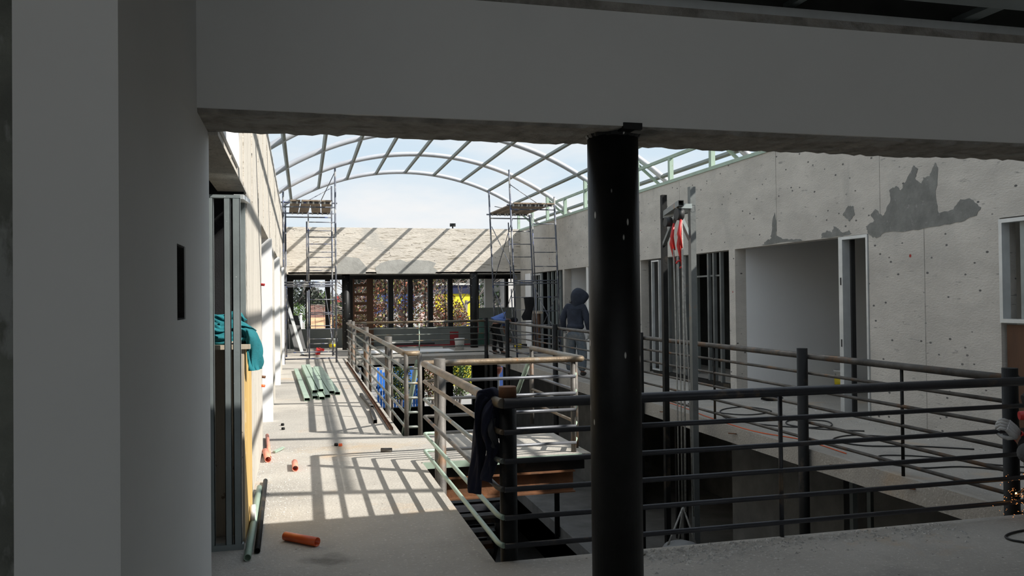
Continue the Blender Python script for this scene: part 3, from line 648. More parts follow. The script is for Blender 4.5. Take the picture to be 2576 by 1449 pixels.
cloth([(-.78, 5.86, 1.33), (-.66, 5.84, 1.36), (-.56, 5.82, 1.345), (-.46, 5.83, 1.36), (-.38, 5.87, 1.35), (-.345, 5.9, 1.33)], [.06, .09, .085, .09, .075, .03], 'jacket_body', m_teal, .035, (0, 1, .1), 4, .012, 40, 50, .2)
cloth([(-.76, 5.84, 1.36), (-.64, 5.86, 1.42), (-.54, 5.84, 1.40), (-.44, 5.86, 1.43), (-.36, 5.88, 1.40), (-.335, 5.9, 1.37)], [.03, .06, .07, .06, .05, .02], 'jacket_fold', m_teal, .03, (0, 1, -.2), 5, .014, 40, 50, .22)
cloth([(-.72, 5.95, 1.40), (-.62, 5.96, 1.47), (-.52, 5.95, 1.465), (-.44, 5.95, 1.5), (-.40, 5.97, 1.45)], [.03, .05, .04, .045, .02], 'hood_fold', m_teal, .028, (0, 1, 0), 4, .012, 40, 40, .22)
cloth([(-.46, 5.84, 1.385), (-.38, 5.83, 1.40), (-.335, 5.83, 1.36), (-.325, 5.84, 1.27), (-.325, 5.85, 1.18), (-.32, 5.86, 1.13)], [.03, .05, .07, .075, .08, .07], 'hanging_sleeve', m_teal, .026, (.45, 1, 0), 4, .01, 40, 50, .2)
def tubex(name, a, b, r, mat, lab, cat='tube', hollow=.003, grp=None):
    o = MB().tube([a, b], r, 20, False, hollow).build(name, mat); tag(o, lab, cat, grp); return o
tubex('steel_tube', (-.345, 5.33, .022), (-.372, 7.3, .022), .022, m_green, 'long pale green steel tube lying along the left wall, the nearer of the two')
tubex('steel_tube', (-.295, 5.47, .019), (-.335, 7.57, .019), .019, m_post, 'long dark grey steel tube lying beside the pale green one', )
tubex('plastic_pipe', (-.13, 5.72, .03), (.075, 5.52, .03), .029, m_orange, 'orange plastic pipe offcut lying alone on the shaded floor in front', 'pipe')
tubex('plastic_pipe', (-.42, 10.0, .035), (-.345, 8.68, .02), .02, m_pink, 'long thin salmon pipe lying against the foot of the left wall', 'pipe')
tubex('plastic_pipe', (-.40, 9.0, .03), (-.35, 8.5, .03), .03, m_pink, 'short thick salmon pipe beside the long one at the foot of the left wall', 'pipe')
tubex('plastic_pipe', (-.095, 8.3, .029), (-.085, 7.98, .029), .028, m_pink, 'short salmon pipe offcut out on the sunny walkway', 'pipe')
tubex('steel_tube', (.775, 8.73, .022), (.885, 8.70, .022), .022, m_postr, 'short grey-green tube offcut near the landing entrance')
tubex('steel_tube', (2.40, 9.39, .025), (2.48, 9.37, .025), .024, m_post, 'short dark tube offcut lying on the stair landing')
tag(MB().bar((-.31, 9.0, .015), (-.22, 9.2, .02), .03, .02).build('steel_offcut', m_green), 'small pale green steel offcut beside the salmon pipes', 'offcut')
for x, y, mt, lab in ((.335, 9.25, m_post, 'small dark pipe cap on the sunny walkway'), (.38, 9.22, m_orange, 'tiny orange plastic chip beside the dark pipe cap'), (-.27, 10.95, m_post, 'dark washer on the walkway near the white wall, the farther one'), (-.255, 10.6, m_post, 'dark washer on the walkway near the white wall, the nearer one')):
    tag(MB().lathe([(.018, 0), (.022, .01), (.018, .03)], (x, y, 0), 12).build('pipe_cap', mt), lab, 'scrap')
for k, (u, up_) in enumerate(((0, 0), (20, 0), (36, 0), (51, 0), (64, 0), (78, 0), (20, 1), (36, 1))):
    x = .045+u*.0064; yo = [0, .25, .1, .35, .9, .7, .6, .75][k]; z = .028+.056*up_
    lab = 'pale green rectangular tube, %s' % ['leftmost, lying apart from the stack', 'second from the left in the bottom layer', 'third from the left in the bottom layer', 'fourth from the left in the bottom layer', 'fifth from the left in the bottom layer', 'rightmost of the bottom layer', 'left one of the two lying on top', 'right one of the two lying on top'][k]
    tag(MB().rtube((x, 13.45+yo, z), (x-.19-(.03 if k == 0 else 0), 19.3+yo*.6, z), .086, .052, .004).build('rectangular_tube', m_green), lab, 'steel tube', 'green rectangular tubes stacked on the walkway')
tag(MB().extr([(-.022, 0), (.022, 0), (.022, .03), (.018, .03), (.018, .004), (-.018, .004), (-.018, .03), (-.022, .03)], (1.03, 10.15, 0), (1.055, 21.5, 0)).build('rusty_channel', m_rustd), 'long rusty channel lying along the slab edge under the left guardrail', 'steel channel')
tag(MB().rtube((.885, 10.75, .025), (.93, 12.0, .025), .05, .05, .004).build('square_tube', m_postr), 'short square steel tube beside the rusty channel, the nearer one', 'steel tube')
tag(MB().rtube((.96, 12.2, .025), (.915, 13.9, .025), .05, .05, .004).build('square_tube', m_postr), 'square steel tube beside the rusty channel, the farther one', 'steel tube')
tr = thing('tape_roll', (-.37, 6.35, 0), 'white ring of tape standing between the crate and the long tubes', 'tape roll')
MB().tube([(-.375, 6.2, .07), (-.345, 6.2, .07)], .07, 24, False, .03).build('ring', m_white, tr)
for (y, z, mt, lab) in ((9.08, .80, m_rustd, 'red-brown conduit stub sticking out of the left wall'), (8.95, .72, m_orange, 'orange conduit stub just below the red-brown one on the left wall'), (9.05, 1.77, m_red, 'small red plug high on the left wall pier')):
    tag(MB().tube([(LX(y)-.03, y, z), (LX(y)+.035, y-.02, z-.005)], .014, 10, False, .002).build('conduit_stub', mt), lab, 'conduit')
# small rubble
def chips(n, fx, name, lab, smin=.004, smax=.013):
    mb = MB()
    for _ in range(n):
        x, y = fx(); s_ = random.uniform(smin, smax); a = random.random()*6.28; h = s_*random.uniform(.3, .8)
        p = [(x+s_*random.uniform(.6, 1.3)*math.cos(a+k*1.57), y+s_*random.uniform(.6, 1.3)*math.sin(a+k*1.57)) for k in range(4)]
        mb.add([(q[0], q[1], .0005) for q in p]+[(x, y, h)], [(3, 2, 1, 0), (0, 1, 4), (1, 2, 4), (2, 3, 4), (3, 0, 4)])
    tag(mb.build(name, m_rubble), lab, 'rubble', None, 'stuff')
random.seed(9)
chips(1100, lambda: (LX(7)+abs(random.gauss(.04, .28)), random.uniform(6.3, 9.4)), 'rubble', 'pale mortar chips scattered on the sunny walkway along the left wall', .003, .010)
chips(900, lambda: (random.uniform(1.95, 4.3) if random.random() < .6 else random.gauss(2.3, .3), YN-.03-abs(random.gauss(0, .16))), 'rubble', 'pale mortar chips along the slab edge right of the black column', .005, .018)
chips(420, lambda: (random.uniform(-.4, 5.5), random.uniform(3.6, 4.85)), 'rubble', 'sparse grit on the shaded floor in the foreground', .002, .006)
chips(260, lambda: (XR-.05-abs(random.gauss(0, .22)), random.uniform(6, 11)), 'rubble', 'mortar crumbs at the foot of the right wall', .005, .02)
tag(MB().blob((2.02, 4.78, .012), .03, .022, .014, 9, 6, .2).build('mortar_lump', m_rubble), 'largest pale mortar lump, right beside the foot of the black column', 'rubble')
# ------------------------------------------------------------------ dark garment on the near corner rail
t = thing('dark_garment', (1.12, 5.08, .98), 'black-navy sweatshirt hanging over the rusty handrail beside the near corner post', 'garment')
cloth([(1.18, 5.08, .72), (1.19, 5.08, .85), (1.165, 5.08, .98), (1.12, 5.08, 1.005), (1.085, 5.08, .96), (1.07, 5.09, .8), (1.065, 5.1, .62), (1.055, 5.12, .48), (1.05, 5.13, .37)], [.05, .08, .10, .105, .10, .085, .065, .05, .035], 'garment_body', m_navy, .038, (.4, 1, 0), 4, .012, 40, 60, .16)
cloth([(1.15, 5.0, .97), (1.115, 5.0, .9), (1.11, 5.02, .78), (1.125, 5.0, .66), (1.115, 5.02, .55), (1.10, 5.04, .46)], [.07, .075, .07, .07, .05, .02], 'garment_sleeve', m_navy, .034, (.5, 1, 0), 4, .012, 40, 50, .16)
cloth([(1.12, 4.96, .86), (1.115, 4.95, .79), (1.13, 4.955, .72), (1.125, 4.96, .68)], [.02, .035, .04, .015], 'grey_lining', mk('grey_lining_cloth', (.035, .035, .04), .95, 0, .1, 5, .2, 60), .012, (.5, 1, 0))
# black jacket on the right scaffold
t = thing('black_jacket', (5.74, 21.18, 1.6), 'black jacket hanging on the right scaffold, left of the hooded worker', 'jacket')
cloth([(5.80, 21.14, 1.6), (5.80, 21.12, 1.5), (5.81, 21.12, 1.3), (5.75, 21.12, 1.1), (5.75, 21.12, 1.0)], [.13, .14, .11, .14, .12], 'jacket_body', m_blk, .05, (1, .1, 0))
# ------------------------------------------------------------------ buckets, drum, boards at the far end
def bucket(x, y, z, r, h, lab, band=None, mat=None):
    b = thing('bucket', (x, y, z), lab, 'bucket')
    MB().lathe([(r*.84, 0), (r*.97, h*.88), (r*1.04, h*.9), (r*1.04, h), (r*.96, h), (r*.9, h*.93), (.01, h*.92)], (x, y, z), 28).build('bucket_body', mat or m_white, b)
    MB().tube([(x+r*1.05*math.cos(a), y, z+h*.85-abs(r*.9*math.sin(a))) for a in [math.pi*k/12 for k in range(13)]], .004, 6).build('handle', m_galv, b)
    if band: MB().lathe([(r*.90, h*.2), (r*.96, h*.62)], (x, y, z), 28).build('label_band', band, b)
    return b
bucket(4.70, 25.3, 0, .155, .36, 'white plastic bucket on the far walkway')
MB().box(0, 0, 0, .001, .001, .001)
for dx in (-.06, 0, .06):
    tag(MB().tube([(4.70+dx+.03*math.cos(a), 25.3-.152, .13+.045*math.sin(a)) for a in [k*.7 for k in range(10)]], .006, 6).build('bucket_print', m_galv), 'grey loop of printing on the side of the white bucket', 'print', 'printing on the white bucket')
bucket(8.7, 12.0, 0, .135, .34, 'white bucket with a yellow label inside the white plastered room', m_yel)
bucket(.92, 27.4, 0, .14, .34, 'grey bucket with a yellow label under the far low wall', m_yel, m_facade)
d = thing('green_drum', (5.85, 27.5, 0), 'large dark green plastic drum beside the right round column', 'drum')
MB().lathe([(.27, 0), (.29, .05), (.29, .4), (.30, .42), (.30, .46), (.29, .48), (.29, .8), (.25, .86), (.1, .88)], (5.85, 27.5, 0), 28).build('drum_body', m_drum, d)
MB().lathe([(.06, .87), (.06, .92)], (5.85, 27.5, 0), 16).build('lid', m_drum, d)
tag(MB().box(4.7, 27.0, .0, 4.98, 27.06, .5).build('upright_board', m_redd), 'dark red upright board behind the white bucket', 'panel')
tag(MB().box(2.9, 26.75, .04, 5.4, 26.9, .1).build('red_beam', m_redd), 'long dull red beam lying on the far walkway', 'beam')
for (x0, y0, x1, y1, z, mt, lab) in ((1.6, 24.6, 4.4, 25.6, .02, m_plasw, 'pale plasterboard sheet lying on the far walkway, the nearer one'), (2.3, 26.1, 4.3, 26.55, .05, m_plas, 'grey sheet lying near the red beam'), (2.7, 27.2, 3.5, 27.45, .2, m_white, 'small white sheet on a pile under the far windows')):
    tag(MB().box(x0, y0, 0 if z < .2 else .15, x1, y1, z+.01).build('sheet', mt), lab, 'sheet')
tag(MB().box(2.6, 27.1, 0, 4.2, 27.5, .15).build('board_pile', m_rubber), 'low dark pile of boards under the far windows', 'board pile')
tag(MB().bar((-.53, 27.2, 1.62), (-.03, 24.6, .02), .09, .03).build('aluminium_profile', m_galvl), 'pale metal profile leaning at the far left behind the scaffold', 'profile')
tag(MB().extr([(-.18, -.01), (.18, -.01), (.18, .01), (-.18, .01)], (-.35, 27.6, 1.1), (-.1, 26.6, .02)).build('grey_board', m_drk), 'grey board leaning under the far left window', 'board')
dr = thing('power_tool', (.42, 24.35, 0), 'red power tool with black cable on the walkway under the left scaffold', 'power tool')
MB().bar((.38, 24.4, .05), (.42, 24.3, .2), .12, .1).build('tool_body', m_red, dr); MB().bar((.4, 24.35, .18), (.56, 24.4, .16), .08, .07).build('tool_grip', m_red, dr)
MB().tube([(.3, 24.3, .02), (.1, 24.2, .015), (-.1, 24.5, .015), (.2, 24.8, .015), (.6, 24.5, .015), (.9, 24.3, .015)], .01, 6).build('power_cord', m_rubber, dr)
dr = thing('power_tool', (6.45, 25.0, 0), 'yellow and black power tool on the floor behind the right scaffold', 'power tool')
MB().bar((6.4, 25.0, .08), (6.6, 25.0, .08), .12, .14).build('tool_body', m_yel, dr); MB().bar((6.6, 25.0, .1), (6.78, 25.0, .1), .1, .1).build('tool_motor', m_rubber, dr)
tag(MB().box(6.78, 23.6, .0, 6.83, 24.25, 1.12).build('brown_board', m_brown), 'brown board standing in the stud bay at the far end of the right wall', 'board')
tag(MB().box(6.74, 23.5, 1.12, 6.88, 24.3, 1.2).build('timber_batten', m_plyl), 'pale batten resting on top of the brown board', 'batten')
sh = thing('slatted_timber_frame', (1.95, 28.3, .6), 'dark brown timber frame with five slats standing in the far window band', 'timber frame')
MB().box(1.62, 28.28, .0, 1.68, 28.34, 2.3).build('stile', m_brown, sh); MB().box(2.08, 28.28, 0, 2.3, 28.34, 2.3).build('stile', m_brown, sh)
for k in range(6): z = 2.13-.31*k; MB().box(1.66, 28.29, z-.1, 2.12, 28.33, z).build('slat', m_brown, sh)
g_ = thing('round_gauge', (6.62, 28.15, 1.5), 'small round white dial on a pipe in front of the far right window', 'gauge')
MB().tube([(6.62, 28.2, 1.5), (6.62, 28.14, 1.5)], .1, 20).build('dial', m_white, g_); MB().tube([(6.62, 28.14, 1.52), (6.62, 28.13, 1.52)], .03, 12).build('dial_centre', m_rubber, g_)
MB().tube([(6.62, 28.2, 1.45), (6.65, 28.2, .9), (6.65, 28.2, 0)], .02, 8).build('pipe', m_galv, g_)
tag(MB().tube([(5.62, 27.0, 1.15), (5.65, 27.0, .6), (5.6, 26.9, .02)], .012, 6).build('red_hose', m_red), 'thin red hose hanging beside the green drum', 'hose')
# cables on the right walkway
def cable(pts, r, mat, lab, z=.0):
    P = [Vector((p[0], p[1], (p[2] if len(p) > 2 else 0)+r+.001)) for p in pts]; out = []
    for i in range(len(P)-1):
        p0, p1, p2, p3 = P[max(i-1, 0)], P[i], P[i+1], P[min(i+2, len(P)-1)]
        for k in range(6):
            q = k/6; out.append(.5*((2*p1)+(p2-p0)*q+(2*p0-5*p1+4*p2-p3)*q*q+(3*p1-p0-3*p2+p3)*q**3))
    out.append(P[-1]); tag(MB().tube(out, r, 6).build('cable', mat), lab, 'cable')
cable([(6.3, 8.3), (5.9, 8.6), (5.75, 9.0), (6.0, 9.3), (6.35, 9.1), (6.1, 8.7), (5.6, 8.9), (5.3, 9.6), (5.6, 10.4), (6.1, 10.6), (6.2, 10.1), (5.7, 9.9), (5.4, 10.4), (5.5, 11.2)], .008, m_rubber, 'black cable coiled on the right walkway behind the middle post')
cable([(6.6, 7.0), (6.2, 7.3), (5.7, 7.5), (5.6, 7.9), (6.0, 8.1), (6.4, 7.8)], .008, m_rubber, 'black cable looping on the right walkway in front of the bare concrete wall')
cable([(6.7, 5.9), (6.2, 6.3), (5.9, 6.8), (5.5, 7.0), (5.3, 6.7), (5.45, 6.4), (5.9, 6.3), (6.3, 5.7), (6.5, 5.2)], .007, m_rubber, 'thin black cable crossing the right walkway near the end post')
cable([(5.3, 11.6), (5.25, 10.8), (5.15, 10.0), (5.1, 9.2), (5.12, 8.6), (5.3, 8.0), (5.25, 7.2)], .006, m_orange, 'thin orange cable along the edge of the right walkway')
cable([(4.9, 4.55), (4.6, 4.52), (4.44, 4.46), (4.40, 4.38), (4.44, 4.30), (4.36, 4.22), (4.30, 4.05), (4.15, 3.95), (4.02, 3.8), (3.95, 3.5)], .007, m_rubber, 'black cable wriggling over the floor in the bottom right corner')
tag(MB().blob((6.9, 11.2, .03), .18, .1, .03, 10, 6, .3).build('black_rag', m_blk), 'black rag on the floor at the door of the white room', 'rag')
for x, y in ((5.055, 9.0), (5.055, 11.0), (5.055, 7.0), (5.055, 6.0), (5.055, 13.2)):
    o = MB().bar((x-.01, y, -.07), (x-.04, y+.13, -.08), .012, .012).build('rebar_stub', m_rustd)
    tag(o, 'rusty rebar stub sticking out of the right slab edge, %s' % {9.0: 'left of the middle post', 11.0: 'just right of the hoist', 7.0: 'right of the middle post', 6.0: 'nearest the end post', 13.2: 'behind the hoist ropes'}[y], 'rebar')
# ------------------------------------------------------------------ people
def skinmesh(name, nodes, edges, mat, parent, root=None, sub=2):
    names_ = list(nodes); me = bpy.data.meshes.new(name)
    me.from_pydata([nodes[n][0] for n in names_], [(names_.index(a), names_.index(b)) for a, b in edges], []); me.materials.append(mat)
    o = bpy.data.objects.new(name, me); COL.objects.link(o); o.parent = parent
    md = o.modifiers.new('skin', 'SKIN'); md.use_smooth_shade = True; md.branch_smoothing = .5
    sv = me.skin_vertices[0].data if me.skin_vertices else None
    if sv is None:
        bm = bmesh.new(); bm.from_mesh(me); bm.verts.layers.skin.verify(); bm.to_mesh(me); bm.free(); sv = me.skin_vertices[0].data
    for i, n in enumerate(names_):
        r = nodes[n][1]; sv[i].radius = (r, r) if not isinstance(r, tuple) else r; sv[i].use_root = (n == (root or names_[0]))
    s2 = o.modifiers.new('sub', 'SUBSURF'); s2.levels = sub; s2.render_levels = sub
    return o
def chain(*n): return [(n[i], n[i+1]) for i in range(len(n)-1)]
def hand(parent, w, d, nrm, mat, name='hand', curl=.6, sc=1.0, cuff=None, flip=1):
    """palm plus four bent fingers of different length and a thumb from the side of the palm"""
    w, d, nrm = Vector(w), Vector(d).normalized(), Vector(nrm).normalized(); sd = d.cross(nrm).normalized()*flip
    mb = MB()
    def pt(a, b, c): return w+d*a*sc+sd*b*sc+nrm*c*sc
    for q, x in enumerate((-.03, -.01, .01, .03)): mb.tube([pt(0, x*.7, 0), pt(.04, x, 0), pt(.09, x*1.05, .0)], [.017*sc, .017*sc, .013*sc], 10)
    for q, (x, ln) in enumerate(((-.032, .062), (-.011, .075), (.011, .08), (.032, .07))):
        p = [pt(.085, x, 0)]; ang = 0; pos = Vector((.085, 0))
        for k, f in enumerate((.42, .33, .25)):
            ang += curl*(1.0+.15*q); pos = pos+Vector((math.cos(ang), math.sin(ang)))*ln*f*1.15; p.append(pt(pos.x, x, pos.y))
        mb.tube(p, [.0105*sc, .0098*sc, .0092*sc, .0075*sc], 9); mb.blob(tuple(p[-1]), .0078*sc, .0078*sc, .0078*sc, 8, 6)
    p = [pt(.02, .035, .0), pt(.045, .058, .018), pt(.07, .062, .035), pt(.09, .055, .05)]
    mb.tube(p, [.014*sc, .0125*sc, .011*sc, .009*sc], 9); mb.blob(tuple(p[-1]), .009*sc, .009*sc, .009*sc, 8, 6)
    o = mb.build(name, mat, parent)
    if cuff: MB().tube([w-d*.035*sc, w+d*.005*sc], [.036*sc, .034*sc], 14, False, .006).build('cuff', cuff, o)
    return o
def T_(root, p): return tuple(Vector(root.location)+Matrix.Rotation(root.rotation_euler.z, 3, 'Z')@Vector(p))
# hooded worker standing, seen from behind
pr_ = thing('person', (5.36, 15.95, 0), 'person standing in a dusty navy hooded sweatshirt and faded jeans, seen from behind', 'person', None, R(-38))
nb = dict(pelvis=((0,0,.93),.12), spine=((0,.0,1.12),.11), chest=((0,.0,1.33),.13), neck=((.0,.03,1.50),.055), head=((.05,.06,1.60),.085), crown=((.06,.05,1.69),.07), face=((.11,.10,1.57),.05),
    sl=((-.17,0,1.41),.04), el=((-.25,-.02,1.14),.035), wl=((-.25,.06,.88),.03), sr=((.17,0,1.41),.04), er=((.24,-.02,1.14),.035), wr=((.25,.09,.88),.03),
    hl=((-.10,0,.88),.085), kl=((-.11,.03,.48),.055), al=((-.12,-.02,.09),.038), tl=((-.13,.13,.035),.032), hr=((.10,0,.88),.085), kr=((.12,.04,.48),.055), ar=((.13,-.01,.09),.038), tr=((.15,.14,.035),.032))
eb = chain('pelvis','spine','chest','neck','head','crown')+[('head','face')]+chain('chest','sl','el','wl')+chain('chest','sr','er','wr')+chain('pelvis','hl','kl','al','tl')+chain('pelvis','hr','kr','ar','tr')
skinmesh('body', nb, eb, m_skin, pr_)
skinmesh('sweatshirt', dict(hem=((0,-.01,.92),(.195,.15)), waist=((0,-.01,1.02),(.205,.155)), spine=((0,-.01,1.18),(.205,.155)), chest=((0,-.01,1.34),(.21,.15)), nk=((.0,.01,1.50),(.12,.11)),
    sl=((-.18,-.01,1.42),.10), el=((-.265,-.03,1.14),.07), wl=((-.26,.05,.90),.05), sr=((.18,-.01,1.42),.10), er=((.255,-.03,1.14),.07), wr=((.262,.08,.90),.05)),
    chain('hem','waist','spine','chest','nk')+chain('chest','sl','el','wl')+chain('chest','sr','er','wr'), m_hood, pr_, 'spine')
def hoodfn(u, v):
    a = u*2*math.pi; ph = v*math.pi*.93; d = Vector((math.sin(ph)*math.cos(a), math.sin(ph)*math.sin(a), math.cos(ph)))
    r = Vector((.15, .145, .185)); p = Vector((d.x*r.x, d.y*r.y, d.z*r.z))
    f = max(0, d.dot(Vector((.80, .35, .15)).normalized())); p += Vector((.075, .03, -.015))*f**4
    b = max(0, -d.z); p += Vector((-.04, -.03, -.10))*b**2
    p *= 1+.02*math.sin(a*5+v*4)
    return T_(pr_, (p.x+.045, p.y+.04, p.z+1.60))
MB().grid(hoodfn, 28, 20).build('hood', m_hood, pr_)
skinmesh('jeans', dict(w=((0,0,.96),(.18,.13)), p=((0,0,.87),(.185,.145)), hl=((-.10,0,.76),.125), kl=((-.115,.03,.47),.105), cl=((-.12,.0,.25),.095), al=((-.125,-.01,.08),.09), hr=((.10,0,.76),.125), kr=((.125,.04,.47),.105), cr=((.13,.01,.25),.095), ar=((.135,0,.08),.09)),
    chain('w','p')+chain('p','hl','kl','cl','al')+chain('p','hr','kr','cr','ar'), m_jean, pr_, 'p')
for sx_ in (-1, 1): skinmesh('shoe', dict(h=((.128*sx_,-.04,.05),.045), m=((.135*sx_,.06,.045),.045), t=((.145*sx_,.17,.04),.036)), chain('h','m','t'), m_rubber, pr_)
for w_, fl in (((.25,.09,.87), 1), ((-.25,.06,.87), -1)):
    hand(pr_, T_(pr_, w_), Matrix.Rotation(pr_.rotation_euler.z, 3, 'Z')@Vector((.0,.15,-1)), Matrix.Rotation(pr_.rotation_euler.z, 3, 'Z')@Vector((-w_[0],.1,0)), m_glove, 'glove', .45, 1.05, m_glove, fl)
# bending worker
pb = thing('person', (5.3, 22.75, 0), 'person in a light blue shirt bending forward under the right scaffold', 'person')
nb = dict(pelvis=((-.08,0,.88),.11), spine=((.02,0,1.0),.10), chest=((.22,0,1.0),.12), neck=((.38,0,.95),.055), head=((.47,0,.93),.08), crown=((.55,-.01,.93),.06), face=((.50,0,.86),.045),
    sl=((.24,.18,.95),.05), el=((.27,.22,.68),.04), wl=((.34,.12,.45),.03), sr=((.24,-.18,.95),.05), er=((.25,-.22,.68),.04), wr=((.32,-.12,.45),.03),
    hl=((-.07,.10,.83),.085), kl=((-.02,.14,.47),.055), al=((-.06,.15,.09),.038), tl=((.09,.16,.035),.032), hr=((-.07,-.10,.83),.085), kr=((.06,-.14,.47),.055), ar=((.10,-.15,.09),.038), tr=((.25,-.16,.035),.032))
skinmesh('body', nb, eb, m_skin, pb)
skinmesh('shirt', dict(hem=((-.10,0,.95),(.16,.17)), spine=((.04,0,1.08),(.18,.18)), chest=((.24,0,1.04),(.165,.19)), nk=((.35,0,.97),.08), sl=((.25,.19,.94),.075), el=((.27,.225,.76),.06), sr=((.25,-.19,.94),.075), er=((.255,-.225,.76),.06)),
    chain('hem','spine','chest','nk')+chain('chest','sl','el')+chain('chest','sr','er'), m_bshirt, pb, 'spine')
skinmesh('trousers', dict(p=((-.08,0,.87),(.13,.15)), hl=((-.07,.10,.76),.10), kl=((-.02,.14,.46),.075), al=((-.06,.15,.08),.062), hr=((-.06,-.10,.76),.10), kr=((.06,-.14,.46),.075), ar=((.10,-.15,.08),.062)), chain('p','hl','kl','al')+chain('p','hr','kr','ar'), m_blk, pb, 'p')
MB().blob((5.3+.50, 22.75, .965), .12, .095, .085, 18, 12).build('cap', m_blk, pb)
for sx_, y in ((-.06, .15), (.10, -.15)): skinmesh('shoe', dict(h=((sx_-.03,y,.05),.045), m=((sx_+.06,y,.045),.045), t=((sx_+.17,y,.04),.036)), chain('h','m','t'), m_rubber, pb)
for w_ in ((.34,.12,.45), (.32,-.12,.45)): hand(pb, (5.3+w_[0], 22.75+w_[1], w_[2]), (.2, 0, -1), (0, -w_[1], 0), m_skin, 'hand', .5, 1.0)
# crouching welder at the right edge, mostly outside the picture
pw = thing('person', (5.35, 4.45, 0), 'crouching person in dark clothes welding beside the right end post, wearing a red-cuffed white glove', 'person')
g0 = Vector(pw.location)
def rel(d): return {k: (tuple(Vector(v[0])-g0+(Vector((0, 0, 0)) if k[0] == 'w' else Vector((-.24, 0, 0)))), v[1]) for k, v in d.items()}
nb = dict(pelvis=((5.52,4.30,.33),.12), spine=((5.48,4.36,.50),.11), chest=((5.42,4.44,.68),.13), neck=((5.32,4.53,.80),.055), head=((5.25,4.60,.86),.085), crown=((5.24,4.60,.95),.07), face=((5.19,4.66,.84),.05),
    sl=((5.28,4.60,.68),.052), el=((5.12,4.72,.50),.042), wl=((4.90,4.80,.585),.03), sr=((5.48,4.30,.68),.052), er=((5.30,4.52,.34),.042), wr=((5.05,4.75,.20),.03),
    hl=((5.46,4.40,.30),.085), kl=((5.04,4.62,.44),.055), al=((5.30,4.42,.09),.038), tl=((5.18,4.50,.035),.032), hr=((5.56,4.20,.28),.085), kr=((5.0,4.54,.27),.055), ar=((5.45,4.18,.10),.038), tr=((5.38,4.20,.035),.032))
skinmesh('body', rel(nb), eb, m_skin, pw)
m_gloved = mk('dark_work_glove', (.12, .115, .11), .9, 0, .2, 20, .3, 90); m_dgr = mk('dark_green_work_trousers', (.02, .028, .022), .95, 0, .2, 6, .2, 60); m_gry = mk('grey_knee_cloth', (.10, .10, .10), .95, 0, .2, 9, .3, 60)  # darker tone for the second glove
skinmesh('work_jacket', rel(dict(hem=((5.52,4.32,.38),(.15,.14)), spine=((5.48,4.38,.52),(.16,.15)), chest=((5.42,4.46,.68),(.17,.15)), nk=((5.34,4.54,.78),.09), sl=((5.28,4.61,.68),.08), el=((5.12,4.72,.50),.062), wl=((4.935,4.79,.575),.045), sr=((5.48,4.32,.68),.08), er=((5.30,4.52,.35),.062), wr=((5.1,4.73,.22),.045))),
    chain('hem','spine','chest','nk')+chain('chest','sl','el','wl')+chain('chest','sr','er','wr'), m_blk, pw, 'spine')
skinmesh('work_trousers', rel(dict(p=((5.52,4.30,.32),(.15,.14)), hl=((5.40,4.42,.33),.10), kl=((5.03,4.63,.44),.075), al=((5.30,4.42,.12),.062), hr=((5.5,4.22,.28),.10), kr=((5.0,4.55,.27),.082), ar=((5.42,4.2,.12),.062))), chain('p','hl','kl','al')+chain('p','hr','kr','ar'), m_dgr, pw, 'p')
MB().blob((4.83, 4.66, .49), .065, .06, .07, 16, 10).build('knee_pad', m_gry, pw)
for a_, b_ in (((5.34,4.40,.05),(5.16,4.52,.04)), ((5.47,4.17,.06),(5.34,4.22,.04))): skinmesh('shoe', rel(dict(h=(a_,.048), t=(b_,.038))), [('h','t')], m_rubber, pw)
mk_ = MB(); mk_.tube([(5.03,4.60,.86), (4.94,4.66,.83), (4.88,4.69,.80)], [.12, .125, .09], 16); mk_.build('welding_mask', m_rubber, pw)
MB().tube([(4.93,4.67,.745), (4.83,4.72,.74)], [.04, .03], 14).build('mask_band', m_red, pw)
hand(pw, (4.90,4.80,.585), (-.62,.12,.62), (-.1,.75,-.35), m_glove, 'glove', .62, 1.2, m_red, 1)
hand(pw, (5.05,4.75,.20), (-.75,.35,-.15), (0,.5,-.6), m_gloved, 'glove', .8, .95, None, -1)
tc_ = thing('welding_torch', (5.0, 4.82, .2), 'small dark welding torch held low against the right end post', 'torch')
MB().tube([(4.99,4.79,.18), (4.97,4.84,.18), (4.945,4.86,.165)], [.014, .011, .006], 10).build('torch_neck', m_rubber, tc_)
m_sp = mk('glowing_spark', (1, .45, .12), .5, emit=((1, .36, .1), 1.1), bump=0); m_arc = mk('welding_arc', (1, .7, .3), .5, emit=((1, .5, .15), 14), bump=0)
tag(MB().blob((4.94, 4.865, .16), .006, .006, .006).build('welding_arc', m_arc), 'glowing orange weld point at the torch tip', 'weld glow')
mb = MB(); random.seed(8)
for _ in range(75):
    r = abs(random.gauss(0, .09)); a = random.uniform(1.2, 4.6); x = 4.95+r*math.cos(a)*1.1-.02; z = .16+r*math.sin(a)*1.1*(1 if random.random() < .5 else -1); y = 4.86+random.uniform(-.12, .03)
    if z < .01: z = .01+random.random()*.05
    s_ = random.uniform(.0009, .002); dx, dz = random.uniform(-.01, .01), random.uniform(-.006, .006); mb.tube([(x, y, z), (x+dx, y, z+dz)], s_, 5)
tag(mb.build('sparks', m_sp), 'orange welding sparks spraying beside the right end post', 'sparks', None, 'stuff')
